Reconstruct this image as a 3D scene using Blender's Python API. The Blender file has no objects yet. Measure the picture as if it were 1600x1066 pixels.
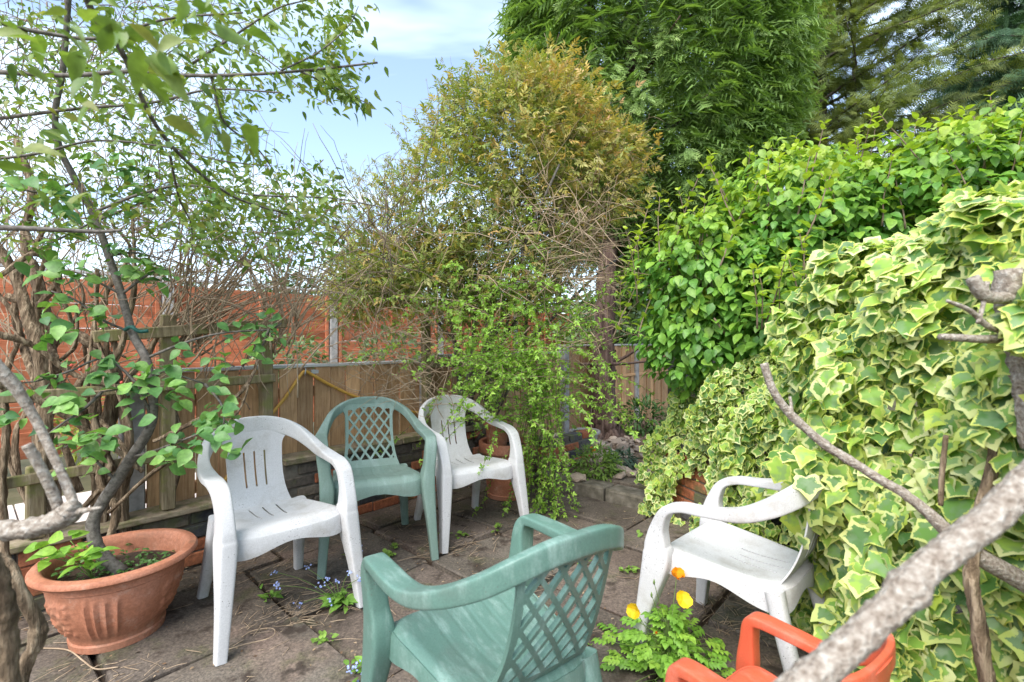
import bpy, math, random
import numpy as np
from mathutils import Vector, Matrix

# ------------------------------------------------------------------ camera, sky, sun, exposure
sc = bpy.context.scene
F, HC, CX, CY = 760.0, 1.23, 800.0, 533.0
cam_d = bpy.data.cameras.new('camera')
cam_d.sensor_width = 36.0
cam_d.lens = F / 1600.0 * 36.0
cam_d.clip_start, cam_d.clip_end = 0.02, 2000
cam_d.dof.use_dof = True
cam_d.dof.focus_distance = 2.7
cam_d.dof.aperture_fstop = 3.6
cam = bpy.data.objects.new('camera', cam_d)
sc.collection.objects.link(cam)
cam.location = (0, 0, HC)
cam.rotation_euler = (math.radians(90), 0, 0)
sc.camera = cam

SUN_DIR = Vector((-0.32, -0.60, 0.80)).normalized()      # from the scene towards the sun
sun_el = math.asin(SUN_DIR.z)
sun_az = math.atan2(SUN_DIR.x, SUN_DIR.y)
sun_d = bpy.data.lights.new('sun', 'SUN')
sun_d.energy = 2.3
sun_d.angle = math.radians(48)
sun_d.color = (1.0, 0.96, 0.9)
sun = bpy.data.objects.new('sun', sun_d)
sc.collection.objects.link(sun)
sun.location = (2, -2, 8)
sun.rotation_euler = SUN_DIR.to_track_quat('Z', 'Y').to_euler()

world = bpy.data.worlds.new('World')
sc.world = world
world.use_nodes = True
wn, wl = world.node_tree.nodes, world.node_tree.links
wn.clear()
wo = wn.new('ShaderNodeOutputWorld')
bg = wn.new('ShaderNodeBackground')
bg.inputs['Strength'].default_value = 0.145
sky = wn.new('ShaderNodeTexSky')
sky.sky_type = 'NISHITA'
sky.sun_disc = False
sky.sun_elevation = sun_el
sky.sun_rotation = sun_az
sky.altitude = 100
sky.air_density = 0.9
sky.dust_density = 1.2
sky.ozone_density = 0.5
# thin high cloud: noise on the sky direction, drawn out sideways
geo = wn.new('ShaderNodeTexCoord')
sep = wn.new('ShaderNodeSeparateXYZ')
wl.new(geo.outputs['Generated'], sep.inputs[0])
zc = wn.new('ShaderNodeMath'); zc.operation = 'MAXIMUM'; zc.inputs[1].default_value = 0.06
wl.new(sep.outputs['Z'], zc.inputs[0])
dx = wn.new('ShaderNodeMath'); dx.operation = 'DIVIDE'
dy = wn.new('ShaderNodeMath'); dy.operation = 'DIVIDE'
wl.new(sep.outputs['X'], dx.inputs[0]); wl.new(zc.outputs[0], dx.inputs[1])
wl.new(sep.outputs['Y'], dy.inputs[0]); wl.new(zc.outputs[0], dy.inputs[1])
cmb = wn.new('ShaderNodeCombineXYZ')
wl.new(dx.outputs[0], cmb.inputs[0]); wl.new(dy.outputs[0], cmb.inputs[1])
mp = wn.new('ShaderNodeMapping')
mp.inputs['Rotation'].default_value = (0, 0, 0.5)
mp.inputs['Location'].default_value = (3.1, 1.7, 0)
mp.inputs['Scale'].default_value = (0.42, 0.75, 1)
wl.new(cmb.outputs[0], mp.inputs[0])
nz = wn.new('ShaderNodeTexNoise')
nz.inputs['Scale'].default_value = 1.15
nz.inputs['Detail'].default_value = 5
nz.inputs['Roughness'].default_value = 0.55
nz.inputs['Distortion'].default_value = 0.5
wl.new(mp.outputs[0], nz.inputs['Vector'])
cr = wn.new('ShaderNodeMapRange')
cr.inputs['From Min'].default_value = 0.40
cr.inputs['From Max'].default_value = 0.66
cr.inputs['To Min'].default_value = 0.10
cr.inputs['To Max'].default_value = 0.95
wl.new(nz.outputs['Fac'], cr.inputs['Value'])
mx = wn.new('ShaderNodeMix'); mx.data_type = 'RGBA'
mx.inputs[7].default_value = (3.95, 4.65, 5.25, 1)
wl.new(cr.outputs[0], mx.inputs[0])
wl.new(sky.outputs[0], mx.inputs[6])
wl.new(mx.outputs[2], bg.inputs['Color'])
wl.new(bg.outputs[0], wo.inputs['Surface'])

sc.view_settings.view_transform = 'Standard'
sc.view_settings.look = 'None'
sc.view_settings.exposure = 1.48
sc.view_settings.gamma = 1.0
sc.view_settings.use_curve_mapping = False
sc.render.engine = 'CYCLES'
sc.cycles.use_denoising = True
sc.cycles.max_bounces = 6
sc.cycles.diffuse_bounces = 4
sc.cycles.transmission_bounces = 6
sc.cycles.transparent_max_bounces = 6
sc.cycles.caustics_reflective = False
sc.cycles.caustics_refractive = False

rng = np.random.default_rng(11)
random.seed(5)
COL = sc.collection

# ------------------------------------------------------------------ helpers: places
def P(x, y, d):
    """photo pixel at depth d -> world point"""
    return np.array([(x - CX) * d / F, d, HC - (y - CY) * d / F])
UX, UY = 0.6606, 0.7507
W0 = np.array([-1.15, 3.37])
def uv(u, v, z=0.0):
    """garden axes: u runs along the retaining wall, v from the wall out over the patio"""
    return np.array([W0[0] + u * UX + v * UY, W0[1] + u * UY - v * UX, z])
UANG = math.atan2(UY, UX)

# ------------------------------------------------------------------ helpers: objects
def new_obj(name, mesh, parent=None, **kw):
    o = bpy.data.objects.new(name, mesh)
    COL.objects.link(o)
    if parent is not None:
        o.parent = parent
        o.matrix_parent_inverse = world_of(parent).inverted()
    for k, v in kw.items():
        o[k] = v
    return o
def world_of(o):
    if o.parent is None:
        return o.matrix_basis.copy()
    return world_of(o.parent) @ o.matrix_parent_inverse @ o.matrix_basis
def empty(name, loc, label, cat, group=None, rotz=0.0):
    o = bpy.data.objects.new(name, None)
    o.empty_display_size = 0.1
    COL.objects.link(o)
    o.location = tuple(float(c) for c in loc)
    o.rotation_euler = (0, 0, rotz)
    o['label'] = label
    o['category'] = cat
    if group:
        o['group'] = group
    return o
def tag(o, label, cat, group=None):
    o['label'] = label; o['category'] = cat
    if group:
        o['group'] = group
    return o
def mesh_from(name, V, faces, mat=None, smooth=True, sharp=None):
    me = bpy.data.meshes.new(name)
    me.from_pydata([tuple(map(float, v)) for v in V], [], [tuple(int(i) for i in f) for f in faces])
    if mat is not None:
        me.materials.append(mat)
    if smooth:
        me.polygons.foreach_set('use_smooth', np.ones(len(me.polygons), dtype=bool))
        if sharp:
            me.set_sharp_from_angle(angle=math.radians(sharp))
    me.update()
    return me
def mesh_tris(name, V, T, mat=None, attrs=None, smooth=True):
    """fast triangle mesh from arrays"""
    me = bpy.data.meshes.new(name)
    V = np.ascontiguousarray(V, dtype=np.float32); T = np.ascontiguousarray(T, dtype=np.int32)
    me.vertices.add(len(V)); me.vertices.foreach_set('co', V.ravel())
    me.loops.add(T.size); me.loops.foreach_set('vertex_index', T.ravel())
    me.polygons.add(len(T))
    me.polygons.foreach_set('loop_start', np.arange(0, T.size, 3, dtype=np.int32))
    me.polygons.foreach_set('use_smooth', np.full(len(T), smooth, dtype=bool))
    for k, a in (attrs or {}).items():
        at = me.attributes.new(k, 'FLOAT', 'POINT')
        at.data.foreach_set('value', np.ascontiguousarray(a, dtype=np.float32))
    if mat is not None:
        me.materials.append(mat)
    me.update(calc_edges=True)
    return me

class MB:
    def __init__(self):
        self.V = []; self.T = []; self.n = 0
    def add(self, V, T):
        self.V.append(np.asarray(V, float)); self.T.append(np.asarray(T, int) + self.n); self.n += len(V)
    def tube(self, path, radii, sides=6, jitter=0.0):
        V, T = tube(path, radii, sides, jitter)
        self.add(V, T)
    def mesh(self, name, mat, smooth=True):
        return mesh_tris(name, np.concatenate(self.V), np.concatenate(self.T), mat, smooth=smooth)
    def build(self, name, mat, parent=None, smooth=True, **kw):
        return new_obj(name, self.mesh(name, mat, smooth), parent, **kw)

def catmull(pts, n):
    """n points along a Catmull-Rom curve through rows of pts (any number of columns)"""
    pts = np.asarray(pts, float)
    k = len(pts)
    ext = np.vstack([2 * pts[0] - pts[1], pts, 2 * pts[-1] - pts[-2]])
    s = np.linspace(0, k - 1, n)
    i = np.minimum(s.astype(int), k - 2)
    t = (s - i)[:, None]
    p0, p1, p2, p3 = ext[i], ext[i + 1], ext[i + 2], ext[i + 3]
    return 0.5 * (2 * p1 + (p2 - p0) * t + (2 * p0 - 5 * p1 + 4 * p2 - p3) * t ** 2 + (3 * p1 - p0 - 3 * p2 + p3) * t ** 3)
def tube(path, radii, sides=6, jitter=0.0):
    path = np.asarray(path, float)
    n = len(path)
    radii = np.broadcast_to(np.asarray(radii, float), (n,))
    T = np.gradient(path, axis=0)
    T /= np.linalg.norm(T, axis=1)[:, None] + 1e-9
    ref = np.array([0, 0, 1.0]) if abs(T[0][2]) < 0.9 else np.array([1.0, 0, 0])
    a = np.cross(T[0], ref); a /= np.linalg.norm(a)
    ang = np.linspace(0, 2 * math.pi, sides, endpoint=False)
    V = np.empty((n, sides, 3))
    jj = 1 + jitter * (rng.random((1, sides)) - 0.5) * 1.4
    for i in range(n):
        a = a - T[i] * a.dot(T[i]); a /= np.linalg.norm(a) + 1e-9
        b = np.cross(T[i], a)
        r = radii[i] * (1 + jitter * (rng.random(sides) - 0.5)) * jj[0] if jitter else np.full(sides, radii[i])
        V[i] = path[i] + (np.cos(ang) * r)[:, None] * a + (np.sin(ang) * r)[:, None] * b
    V = V.reshape(-1, 3)
    F_ = []
    for i in range(n - 1):
        for j in range(sides):
            p, q = i * sides + j, i * sides + (j + 1) % sides
            F_.append((p, q, q + sides)); F_.append((p, q + sides, p + sides))
    V = np.vstack([V, path[0], path[-1]])
    c0, c1 = n * sides, n * sides + 1
    for j in range(sides):
        F_.append((c0, (j + 1) % sides, j))
        F_.append((c1, (n - 1) * sides + j, (n - 1) * sides + (j + 1) % sides))
    return V, np.array(F_)

def box_mesh(name, sx, sy, sz, mat, bevel=0.0, jit=0.0, base=False):
    """box centred on the origin (or standing on z=0), chamfered edges, slightly uneven corners"""
    import bmesh
    bm = bmesh.new()
    bmesh.ops.create_cube(bm, size=1.0)
    for v in bm.verts:
        v.co = Vector((v.co.x * sx, v.co.y * sy, v.co.z * sz + (sz / 2 if base else 0)))
        if jit:
            v.co += Vector([(random.random() - .5) * jit for _ in range(3)])
    if bevel:
        bmesh.ops.bevel(bm, geom=list(bm.edges), offset=bevel, segments=1, affect='EDGES')
    me = bpy.data.meshes.new(name)
    bm.to_mesh(me); bm.free()
    me.materials.append(mat)
    return me
def place(name, mesh, loc, parent, rotz=0.0, rot=None, scale=None, **kw):
    o = bpy.data.objects.new(name, mesh)
    COL.objects.link(o)
    o.location = tuple(float(c) for c in loc)
    o.rotation_euler = rot if rot is not None else (0, 0, rotz)
    if scale is not None:
        o.scale = scale
    if parent is not None:
        m = o.matrix_basis.copy()
        o.parent = parent
        o.matrix_parent_inverse = world_of(parent).inverted()
    for k, v in kw.items():
        o[k] = v
    return o

# ------------------------------------------------------------------ helpers: materials
def nodes(name):
    m = bpy.data.materials.new(name)
    m.use_nodes = True
    nt = m.node_tree
    b = nt.nodes['Principled BSDF']
    return m, nt.nodes, nt.links, b
def ramp(nn, cols, pos=None, interp='LINEAR'):
    r = nn.new('ShaderNodeValToRGB')
    r.color_ramp.interpolation = interp
    e = r.color_ramp.elements
    pos = pos or list(np.linspace(0, 1, len(cols)))
    while len(e) < len(cols):
        e.new(0.5)
    for i, c in enumerate(cols):
        e[i].position = pos[i]; e[i].color = (*c, 1)
    return r
def noise_node(nn, ll, scale, detail=4, rough=0.55, vec=None, stretch=None, coord='Object'):
    n = nn.new('ShaderNodeTexNoise')
    n.inputs['Scale'].default_value = scale
    n.inputs['Detail'].default_value = detail
    n.inputs['Roughness'].default_value = rough
    tc = nn.new('ShaderNodeTexCoord')
    src = tc.outputs[coord]
    if coord == 'World':
        pass
    if stretch:
        mp_ = nn.new('ShaderNodeMapping'); mp_.inputs['Scale'].default_value = stretch
        ll.new(src, mp_.inputs[0]); src = mp_.outputs[0]
    ll.new(src, n.inputs['Vector'])
    return n
def worldnoise(nn, ll, scale, detail=4, rough=0.55, stretch=None):
    n = nn.new('ShaderNodeTexNoise')
    n.inputs['Scale'].default_value = scale
    n.inputs['Detail'].default_value = detail
    n.inputs['Roughness'].default_value = rough
    g = nn.new('ShaderNodeNewGeometry')
    src = g.outputs['Position']
    if stretch:
        mp_ = nn.new('ShaderNodeMapping'); mp_.inputs['Scale'].default_value = stretch
        ll.new(src, mp_.inputs[0]); src = mp_.outputs[0]
    ll.new(src, n.inputs['Vector'])
    return n
def mixc(nn, ll, fac, a, b, mode='MIX'):
    m = nn.new('ShaderNodeMix'); m.data_type = 'RGBA'; m.blend_type = mode
    for s, x in ((0, fac), (6, a), (7, b)):
        if isinstance(x, (int, float)):
            m.inputs[s].default_value = x
        elif isinstance(x, tuple):
            m.inputs[s].default_value = (*x, 1)
        else:
            ll.new(x, m.inputs[s])
    return m.outputs[2]
def math_(nn, ll, op, a, b=None, clamp=False):
    m = nn.new('ShaderNodeMath'); m.operation = op; m.use_clamp = clamp
    for i, x in enumerate((a, b)):
        if x is None:
            continue
        if isinstance(x, (int, float)):
            m.inputs[i].default_value = x
        else:
            ll.new(x, m.inputs[i])
    return m.outputs[0]
def smooth(nn, ll, x, lo, hi):
    m = nn.new('ShaderNodeMapRange'); m.interpolation_type = 'SMOOTHSTEP'
    ll.new(x, m.inputs['Value'])
    m.inputs['From Min'].default_value = lo; m.inputs['From Max'].default_value = hi
    return m.outputs[0]
def bump(nn, ll, b, h, strength=0.3, dist=0.01):
    bp = nn.new('ShaderNodeBump')
    bp.inputs['Strength'].default_value = strength
    bp.inputs['Distance'].default_value = dist
    ll.new(h, bp.inputs['Height'])
    ll.new(bp.outputs[0], b.inputs['Normal'])
def leaf_rnd(nn, ll):
    at = nn.new('ShaderNodeAttribute'); at.attribute_name = 'rnd'
    oi = nn.new('ShaderNodeObjectInfo')
    s = math_(nn, ll, 'ADD', at.outputs['Fac'], oi.outputs['Random'])
    return math_(nn, ll, 'FRACT', s)
def leaf_shader(nn, ll, b, col, trans, rough):
    """leaf blade: glossy diffuse front plus light that passes through"""
    b.inputs['Roughness'].default_value = rough
    b.inputs['Specular IOR Level'].default_value = 0.35
    ll.new(col, b.inputs['Base Color'])
    if trans <= 0:
        return
    tr = nn.new('ShaderNodeBsdfTranslucent')
    warm = mixc(nn, ll, 1.0, col, (1.25, 1.3, 0.55), 'MULTIPLY')
    ll.new(warm, tr.inputs['Color'])
    mxs = nn.new('ShaderNodeMixShader'); mxs.inputs[0].default_value = trans
    ll.new(b.outputs[0], mxs.inputs[1]); ll.new(tr.outputs[0], mxs.inputs[2])
    out = nn['Material Output']
    ll.new(mxs.outputs[0], out.inputs['Surface'])
def mat_leaf(name, cols, tip=None, trans=0.3, rough=0.45, pos=None, back=None):
    m, nn, ll, b = nodes(name)
    r = leaf_rnd(nn, ll)
    rp = ramp(nn, cols, pos); ll.new(r, rp.inputs[0])
    col = rp.outputs[0]
    n = worldnoise(nn, ll, 45, 2)
    col = mixc(nn, ll, math_(nn, ll, 'MULTIPLY', n.outputs['Fac'], 0.5), col, (0.02, 0.05, 0.008), 'MIX') if False else col
    if tip is not None:
        at = nn.new('ShaderNodeAttribute'); at.attribute_name = 'tip'
        rt = ramp(nn, tip); ll.new(r, rt.inputs[0])
        col = mixc(nn, ll, at.outputs['Fac'], col, rt.outputs[0])
    n2 = worldnoise(nn, ll, 60, 3)
    dk = ramp(nn, [(0.8, 0.8, 0.8), (1.15, 1.15, 1.15)], [0.35, 0.65]); ll.new(n2.outputs['Fac'], dk.inputs[0])
    col = mixc(nn, ll, 1.0, col, dk.outputs[0], 'MULTIPLY')
    leaf_shader(nn, ll, b, col, trans, rough)
    return m
def mat_simple(name, cols, scale=20, rough=0.7, stretch=None, bmp=0.3, bdist=0.004, pos=None, detail=5, world=True, var=0.0, spec=0.3):
    """noise between a few colours, optional per-object value variation, fine relief"""
    m, nn, ll, b = nodes(name)
    n = worldnoise(nn, ll, scale, detail, 0.6, stretch) if world else noise_node(nn, ll, scale, detail, 0.6, None, stretch)
    rp = ramp(nn, cols, pos or list(np.linspace(0.3, 0.7, len(cols)))); ll.new(n.outputs['Fac'], rp.inputs[0])
    col = rp.outputs[0]
    if var:
        oi = nn.new('ShaderNodeObjectInfo')
        vr = ramp(nn, [(1 - var,) * 3, (1 + var, 1 + var * 0.9, 1 + var * 0.8)]); ll.new(oi.outputs['Random'], vr.inputs[0])
        col = mixc(nn, ll, 1.0, col, vr.outputs[0], 'MULTIPLY')
    ll.new(col, b.inputs['Base Color'])
    b.inputs['Roughness'].default_value = rough
    b.inputs['Specular IOR Level'].default_value = spec
    if bmp:
        bump(nn, ll, b, n.outputs['Fac'], bmp, bdist)
    return m

# ------------------------------------------------------------------ helpers: leaves
def ovate(w=0.3, n=4, fold=0.25, droop=0.25, p=0.75, wave=0.0):
    """leaf blade along +y, 1 long, base at the origin"""
    ys = np.linspace(0, 1, n + 1)
    V = [(0, 0, 0)]; rows = []
    for i, y in enumerate(ys[1:-1], 1):
        hw = w * math.sin(math.pi * y ** p)
        z = -droop * y * y
        e = fold * hw + wave * (1 if i % 2 else -1)
        rows.append(len(V))
        V += [(-hw, y, z + e), (0, y, z), (hw, y, z + e)]
    V.append((0, 1, -droop)); tipi = len(V) - 1
    T = [(0, rows[0] + 1, rows[0]), (0, rows[0] + 2, rows[0] + 1)]
    for a, c in zip(rows[:-1], rows[1:]):
        T += [(a, a + 1, c + 1), (a, c + 1, c), (a + 1, a + 2, c + 2), (a + 1, c + 2, c + 1)]
    a = rows[-1]
    T += [(a, a + 1, tipi), (a + 1, a + 2, tipi)]
    return np.array(V, float), np.array(T)
def xform(proto, loc, fwd, up, s):
    V, T = proto
    f = np.asarray(fwd, float); f = f / np.linalg.norm(f)
    sd = np.cross(f, up); sd = sd / np.linalg.norm(sd)
    u = np.cross(sd, f)
    return V[:, :1] * s * sd + V[:, 1:2] * s * f + V[:, 2:] * s * u + np.asarray(loc), T
def join(parts):
    Vs, Ts, n = [], [], 0
    for V, T in parts:
        Vs.append(V); Ts.append(T + n); n += len(V)
    return np.concatenate(Vs), np.concatenate(Ts)
def frames(fwd, up):
    f = fwd / (np.linalg.norm(fwd, axis=1)[:, None] + 1e-9)
    s = np.cross(f, up); s /= np.linalg.norm(s, axis=1)[:, None] + 1e-9
    u = np.cross(s, f)
    return s, f, u
def cloud(name, proto, pos, fwd, up, size, mat, parent=None, tip=None, pattr=None, rnd=None, stuff=True):
    """all leaves as one mesh; per-leaf random value, optional per-leaf 'tip'"""
    V, T = proto
    N, k = len(pos), len(V)
    if N == 0:
        return None
    s, f, u = frames(fwd, up)
    W = pos[:, None, :] + size[:, None, None] * (V[None, :, 0:1] * s[:, None] + V[None, :, 1:2] * f[:, None] + V[None, :, 2:3] * u[:, None])
    TT = (T[None] + (np.arange(N) * k)[:, None, None]).reshape(-1, 3)
    at = {'rnd': np.repeat(rng.random(N) if rnd is None else rnd, k)}
    if tip is not None:
        at['tip'] = np.repeat(tip, k)
    for kk, a in (pattr or {}).items():
        at[kk] = np.tile(a, N)
    me = mesh_tris(name, W.reshape(-1, 3), TT, mat, at)
    o = new_obj(name, me, parent)
    if stuff:
        o['kind'] = 'stuff'
    return o
def project(pos):
    d = np.maximum(pos[:, 1], 1e-3)
    return CX + pos[:, 0] * F / d, CY + (HC - pos[:, 2]) * F / d, d
def pick_visible(pos, size, k, cell=14):
    """indices of the k leaves that show largest: the front leaf of each patch of the picture"""
    x, y, d = project(pos)
    ok = (x > 0) & (x < 1600) & (y > 0) & (y < 1066) & (pos[:, 1] > 0.1)
    key = (x // cell).astype(int) * 1000 + (y // cell).astype(int)
    order = np.argsort(d)
    seen = set(); cand = []
    for i in order:
        if ok[i] and key[i] not in seen:
            seen.add(key[i]); cand.append(i)
    cand = np.array(cand, int)
    if len(cand) == 0:
        return cand
    return cand[np.argsort(-(size[cand] / d[cand]))[:k]]
def leaves(parent, proto, pos, fwd, up, size, mat, k=300, name='leaf', tip=None, pattr=None, cell=14, rest='foliage', groups=3):
    """the k leaves that show largest as objects sharing a mesh, the rest as one part"""
    N = len(pos)
    idx = pick_visible(pos, size, k, cell) if N > k else np.arange(N)
    msk = np.ones(N, bool); msk[idx] = False
    V, T = proto
    tv = np.zeros(N) if tip is None else tip
    meshes = []
    for g in range(groups if tip is not None else 1):
        at = dict(pattr or {})
        if tip is not None:
            at['tip'] = np.full(len(V), (g + 0.5) / groups if groups > 1 else 0.0)
        meshes.append(mesh_tris(name, V, T, mat, at))
    s, f, u = frames(fwd, up)
    inv = world_of(parent).inverted()
    for i in idx:
        g = min(int(tv[i] * groups), groups - 1) if tip is not None else 0
        o = bpy.data.objects.new(name, meshes[g])
        COL.objects.link(o)
        o.parent = parent
        o.matrix_parent_inverse = inv
        z = float(size[i])
        M = Matrix(((s[i][0] * z, f[i][0] * z, u[i][0] * z, pos[i][0]),
                    (s[i][1] * z, f[i][1] * z, u[i][1] * z, pos[i][1]),
                    (s[i][2] * z, f[i][2] * z, u[i][2] * z, pos[i][2]), (0, 0, 0, 1)))
        o.matrix_basis = M
    if msk.any():
        cloud(rest, proto, pos[msk], fwd[msk], up[msk], size[msk], mat, parent,
              None if tip is None else tip[msk], pattr)
def rnd_unit(n):
    v = rng.normal(size=(n, 3))
    return v / np.linalg.norm(v, axis=1)[:, None]
def wander(start, d0, length, n=6, bend=0.3, gravity=0.0):
    """an irregular twig path"""
    p = np.array(start, float); d = np.array(d0, float); d /= np.linalg.norm(d)
    out = [p.copy()]
    for i in range(n):
        d = d + rng.normal(size=3) * bend * 0.5
        d[2] += gravity
        d /= np.linalg.norm(d)
        p = p + d * length / n
        out.append(p.copy())
    return np.array(out)
# ------------------------------------------------------------------ materials of the setting
def mat_slab():
    m, nn, ll, b = nodes('paving_stone')
    n1 = worldnoise(nn, ll, 2.2, 6, 0.62)
    r1 = ramp(nn, [(0.072, 0.062, 0.053), (0.118, 0.102, 0.088), (0.178, 0.158, 0.138)], [0.3, 0.5, 0.72]); ll.new(n1.outputs['Fac'], r1.inputs[0])
    oi = nn.new('ShaderNodeObjectInfo')
    ro = ramp(nn, [(0.8, 0.78, 0.74), (1.08, 0.95, 0.9), (0.92, 0.9, 0.86), (1.15, 1.08, 1.0)]); ll.new(oi.outputs['Random'], ro.inputs[0])
    c = mixc(nn, ll, 1.0, r1.outputs[0], ro.outputs[0], 'MULTIPLY')
    n2 = worldnoise(nn, ll, 1.3, 3)                       # pinkish worn patches
    c = mixc(nn, ll, math_(nn, ll, 'MULTIPLY', smooth(nn, ll, n2.outputs['Fac'], 0.56, 0.68), .6), c, (0.20, 0.135, 0.108))
    n3 = worldnoise(nn, ll, 3.4, 6, 0.7)                  # algae
    c = mixc(nn, ll, math_(nn, ll, 'MULTIPLY', smooth(nn, ll, n3.outputs['Fac'], 0.52, 0.68), 0.65), c, (0.075, 0.078, 0.035))
    n4 = worldnoise(nn, ll, 90, 4, 0.7)                   # grit
    gr = ramp(nn, [(0.6, 0.6, 0.6), (1.0, 1.0, 1.0), (1.5, 1.47, 1.42)], [0.34, 0.5, 0.66]); ll.new(n4.outputs['Fac'], gr.inputs[0])
    c = mixc(nn, ll, 1.0, c, gr.outputs[0], 'MULTIPLY')
    n5 = worldnoise(nn, ll, 7.0, 5, 0.65)                 # soil washed into patches
    c = mixc(nn, ll, smooth(nn, ll, n5.outputs['Fac'], 0.53, 0.66), c, (0.048, 0.036, 0.028))
    ll.new(c, b.inputs['Base Color'])
    b.inputs['Roughness'].default_value = 0.82
    b.inputs['Specular IOR Level'].default_value = 0.25
    h = math_(nn, ll, 'ADD', math_(nn, ll, 'MULTIPLY', n4.outputs['Fac'], 0.35), n5.outputs['Fac'])
    bump(nn, ll, b, h, 0.5, 0.01)
    return m
def mat_brick():
    m, nn, ll, b = nodes('brick_clay')
    oi = nn.new('ShaderNodeObjectInfo')
    r = ramp(nn, [(0.34, 0.11, 0.05), (0.40, 0.145, 0.07), (0.30, 0.10, 0.055), (0.115, 0.095, 0.075), (0.16, 0.13, 0.10), (0.05, 0.05, 0.055), (0.085, 0.08, 0.08)],
             [0.0, 0.22, 0.40, 0.41, 0.60, 0.72, 0.9], 'CONSTANT'); ll.new(oi.outputs['Random'], r.inputs[0])
    n = worldnoise(nn, ll, 38, 5, 0.65)
    rr = ramp(nn, [(0.55, 0.55, 0.55), (1.0, 1.0, 1.0), (1.5, 1.45, 1.4)], [0.3, 0.5, 0.72]); ll.new(n.outputs['Fac'], rr.inputs[0])
    c = mixc(nn, ll, 1.0, r.outputs[0], rr.outputs[0], 'MULTIPLY')
    n2 = worldnoise(nn, ll, 6, 4)
    c = mixc(nn, ll, math_(nn, ll, 'MULTIPLY', smooth(nn, ll, n2.outputs['Fac'], 0.53, 0.68), 0.75), c, (0.12, 0.13, 0.05))
    ll.new(c, b.inputs['Base Color']); b.inputs['Roughness'].default_value = 0.9
    bump(nn, ll, b, n.outputs['Fac'], 0.7, 0.006)
    return m
def mat_wood(name, cols, grain=(14, 14, 1.2), var=0.15, moss=None, rough=0.8):
    m, nn, ll, b = nodes(name)
    n = worldnoise(nn, ll, 6, 6, 0.65, grain)
    r = ramp(nn, cols, list(np.linspace(0.32, 0.68, len(cols)))); ll.new(n.outputs['Fac'], r.inputs[0])
    oi = nn.new('ShaderNodeObjectInfo')
    vr = ramp(nn, [(1 - var, 1 - var, 1 - var), (1 + var, 1 + var * .95, 1 + var * .85)]); ll.new(oi.outputs['Random'], vr.inputs[0])
    c = mixc(nn, ll, 1.0, r.outputs[0], vr.outputs[0], 'MULTIPLY')
    n2 = worldnoise(nn, ll, 5, 4)
    c = mixc(nn, ll, math_(nn, ll, 'MULTIPLY', smooth(nn, ll, n2.outputs['Fac'], 0.5, 0.7), 0.45), c, mixc(nn, ll, 1.0, c, (0.6, 0.58, 0.55), 'MULTIPLY'))
    if moss:
        n3 = worldnoise(nn, ll, 9, 5, 0.7)
        c = mixc(nn, ll, math_(nn, ll, 'MULTIPLY', smooth(nn, ll, n3.outputs['Fac'], 0.46, 0.62), 0.8), c, moss)
    ll.new(c, b.inputs['Base Color']); b.inputs['Roughness'].default_value = rough
    b.inputs['Specular IOR Level'].default_value = 0.2
    bump(nn, ll, b, n.outputs['Fac'], 0.5, 0.004)
    return m
M_slab = mat_slab()
M_brick = mat_brick()
M_mortar = mat_simple('mortar', [(0.14, 0.12, 0.095), (0.25, 0.22, 0.18)], 30, 0.95)
M_soil = mat_simple('soil', [(0.025, 0.017, 0.011), (0.055, 0.037, 0.025), (0.09, 0.064, 0.042)], 16, 0.95, bmp=0.9, bdist=0.02)
M_fence = mat_wood('fence_wood', [(0.34, 0.195, 0.10), (0.47, 0.285, 0.15), (0.57, 0.37, 0.21)], var=0.24)
M_red = mat_wood('red_stained_wood', [(0.37, 0.115, 0.055), (0.48, 0.17, 0.085), (0.56, 0.235, 0.135)], grain=(1.0, 1.0, 5), var=0.22)
M_trellis = mat_wood('mossy_wood', [(0.13, 0.10, 0.06), (0.22, 0.175, 0.105), (0.30, 0.245, 0.16)], var=0.1, moss=(0.17, 0.17, 0.055))
M_sleeper = mat_wood('weathered_timber', [(0.16, 0.12, 0.08), (0.27, 0.215, 0.15), (0.37, 0.305, 0.22)], grain=(2, 2, 12), moss=(0.15, 0.15, 0.06))
M_conc = mat_simple('concrete', [(0.22, 0.215, 0.205), (0.34, 0.33, 0.32), (0.44, 0.43, 0.41)], 14, 0.9, var=0.1)
M_cap = mat_simple('pale_capping', [(0.38, 0.37, 0.36), (0.58, 0.57, 0.55)], 10, 0.7)
M_pale = mat_simple('pale_paving', [(0.52, 0.46, 0.42), (0.62, 0.56, 0.52)], 4, 0.8, var=0.08)
M_kerb = mat_simple('old_kerb_stone', [(0.07, 0.062, 0.045), (0.14, 0.122, 0.095), (0.22, 0.195, 0.16)], 13, 0.9, bmp=0.6, bdist=0.01)
M_stone = mat_simple('pale_stone', [(0.26, 0.205, 0.165), (0.42, 0.345, 0.29)], 25, 0.9, var=0.35, world=False)
M_bark_c = mat_simple('cypress_bark', [(0.05, 0.032, 0.026), (0.13, 0.082, 0.065), (0.24, 0.17, 0.14)], 22, 0.95, stretch=(1, 1, 0.18), bmp=1.0, bdist=0.03)
M_vine = mat_simple('vine_bark', [(0.09, 0.06, 0.036), (0.19, 0.135, 0.085), (0.36, 0.275, 0.185)], 55, 0.95, stretch=(1, 1, 0.16), pos=[.34, .5, .62], bmp=1.0, bdist=0.03)
M_twig = mat_simple('twig_bark', [(0.12, 0.085, 0.058), (0.24, 0.18, 0.125)], 30, 0.9, bmp=0)
M_dark = mat_simple('dark_bark', [(0.05, 0.042, 0.035), (0.12, 0.105, 0.09), (0.19, 0.17, 0.15)], 60, 0.75, bmp=0.5, bdist=0.004)
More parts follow.
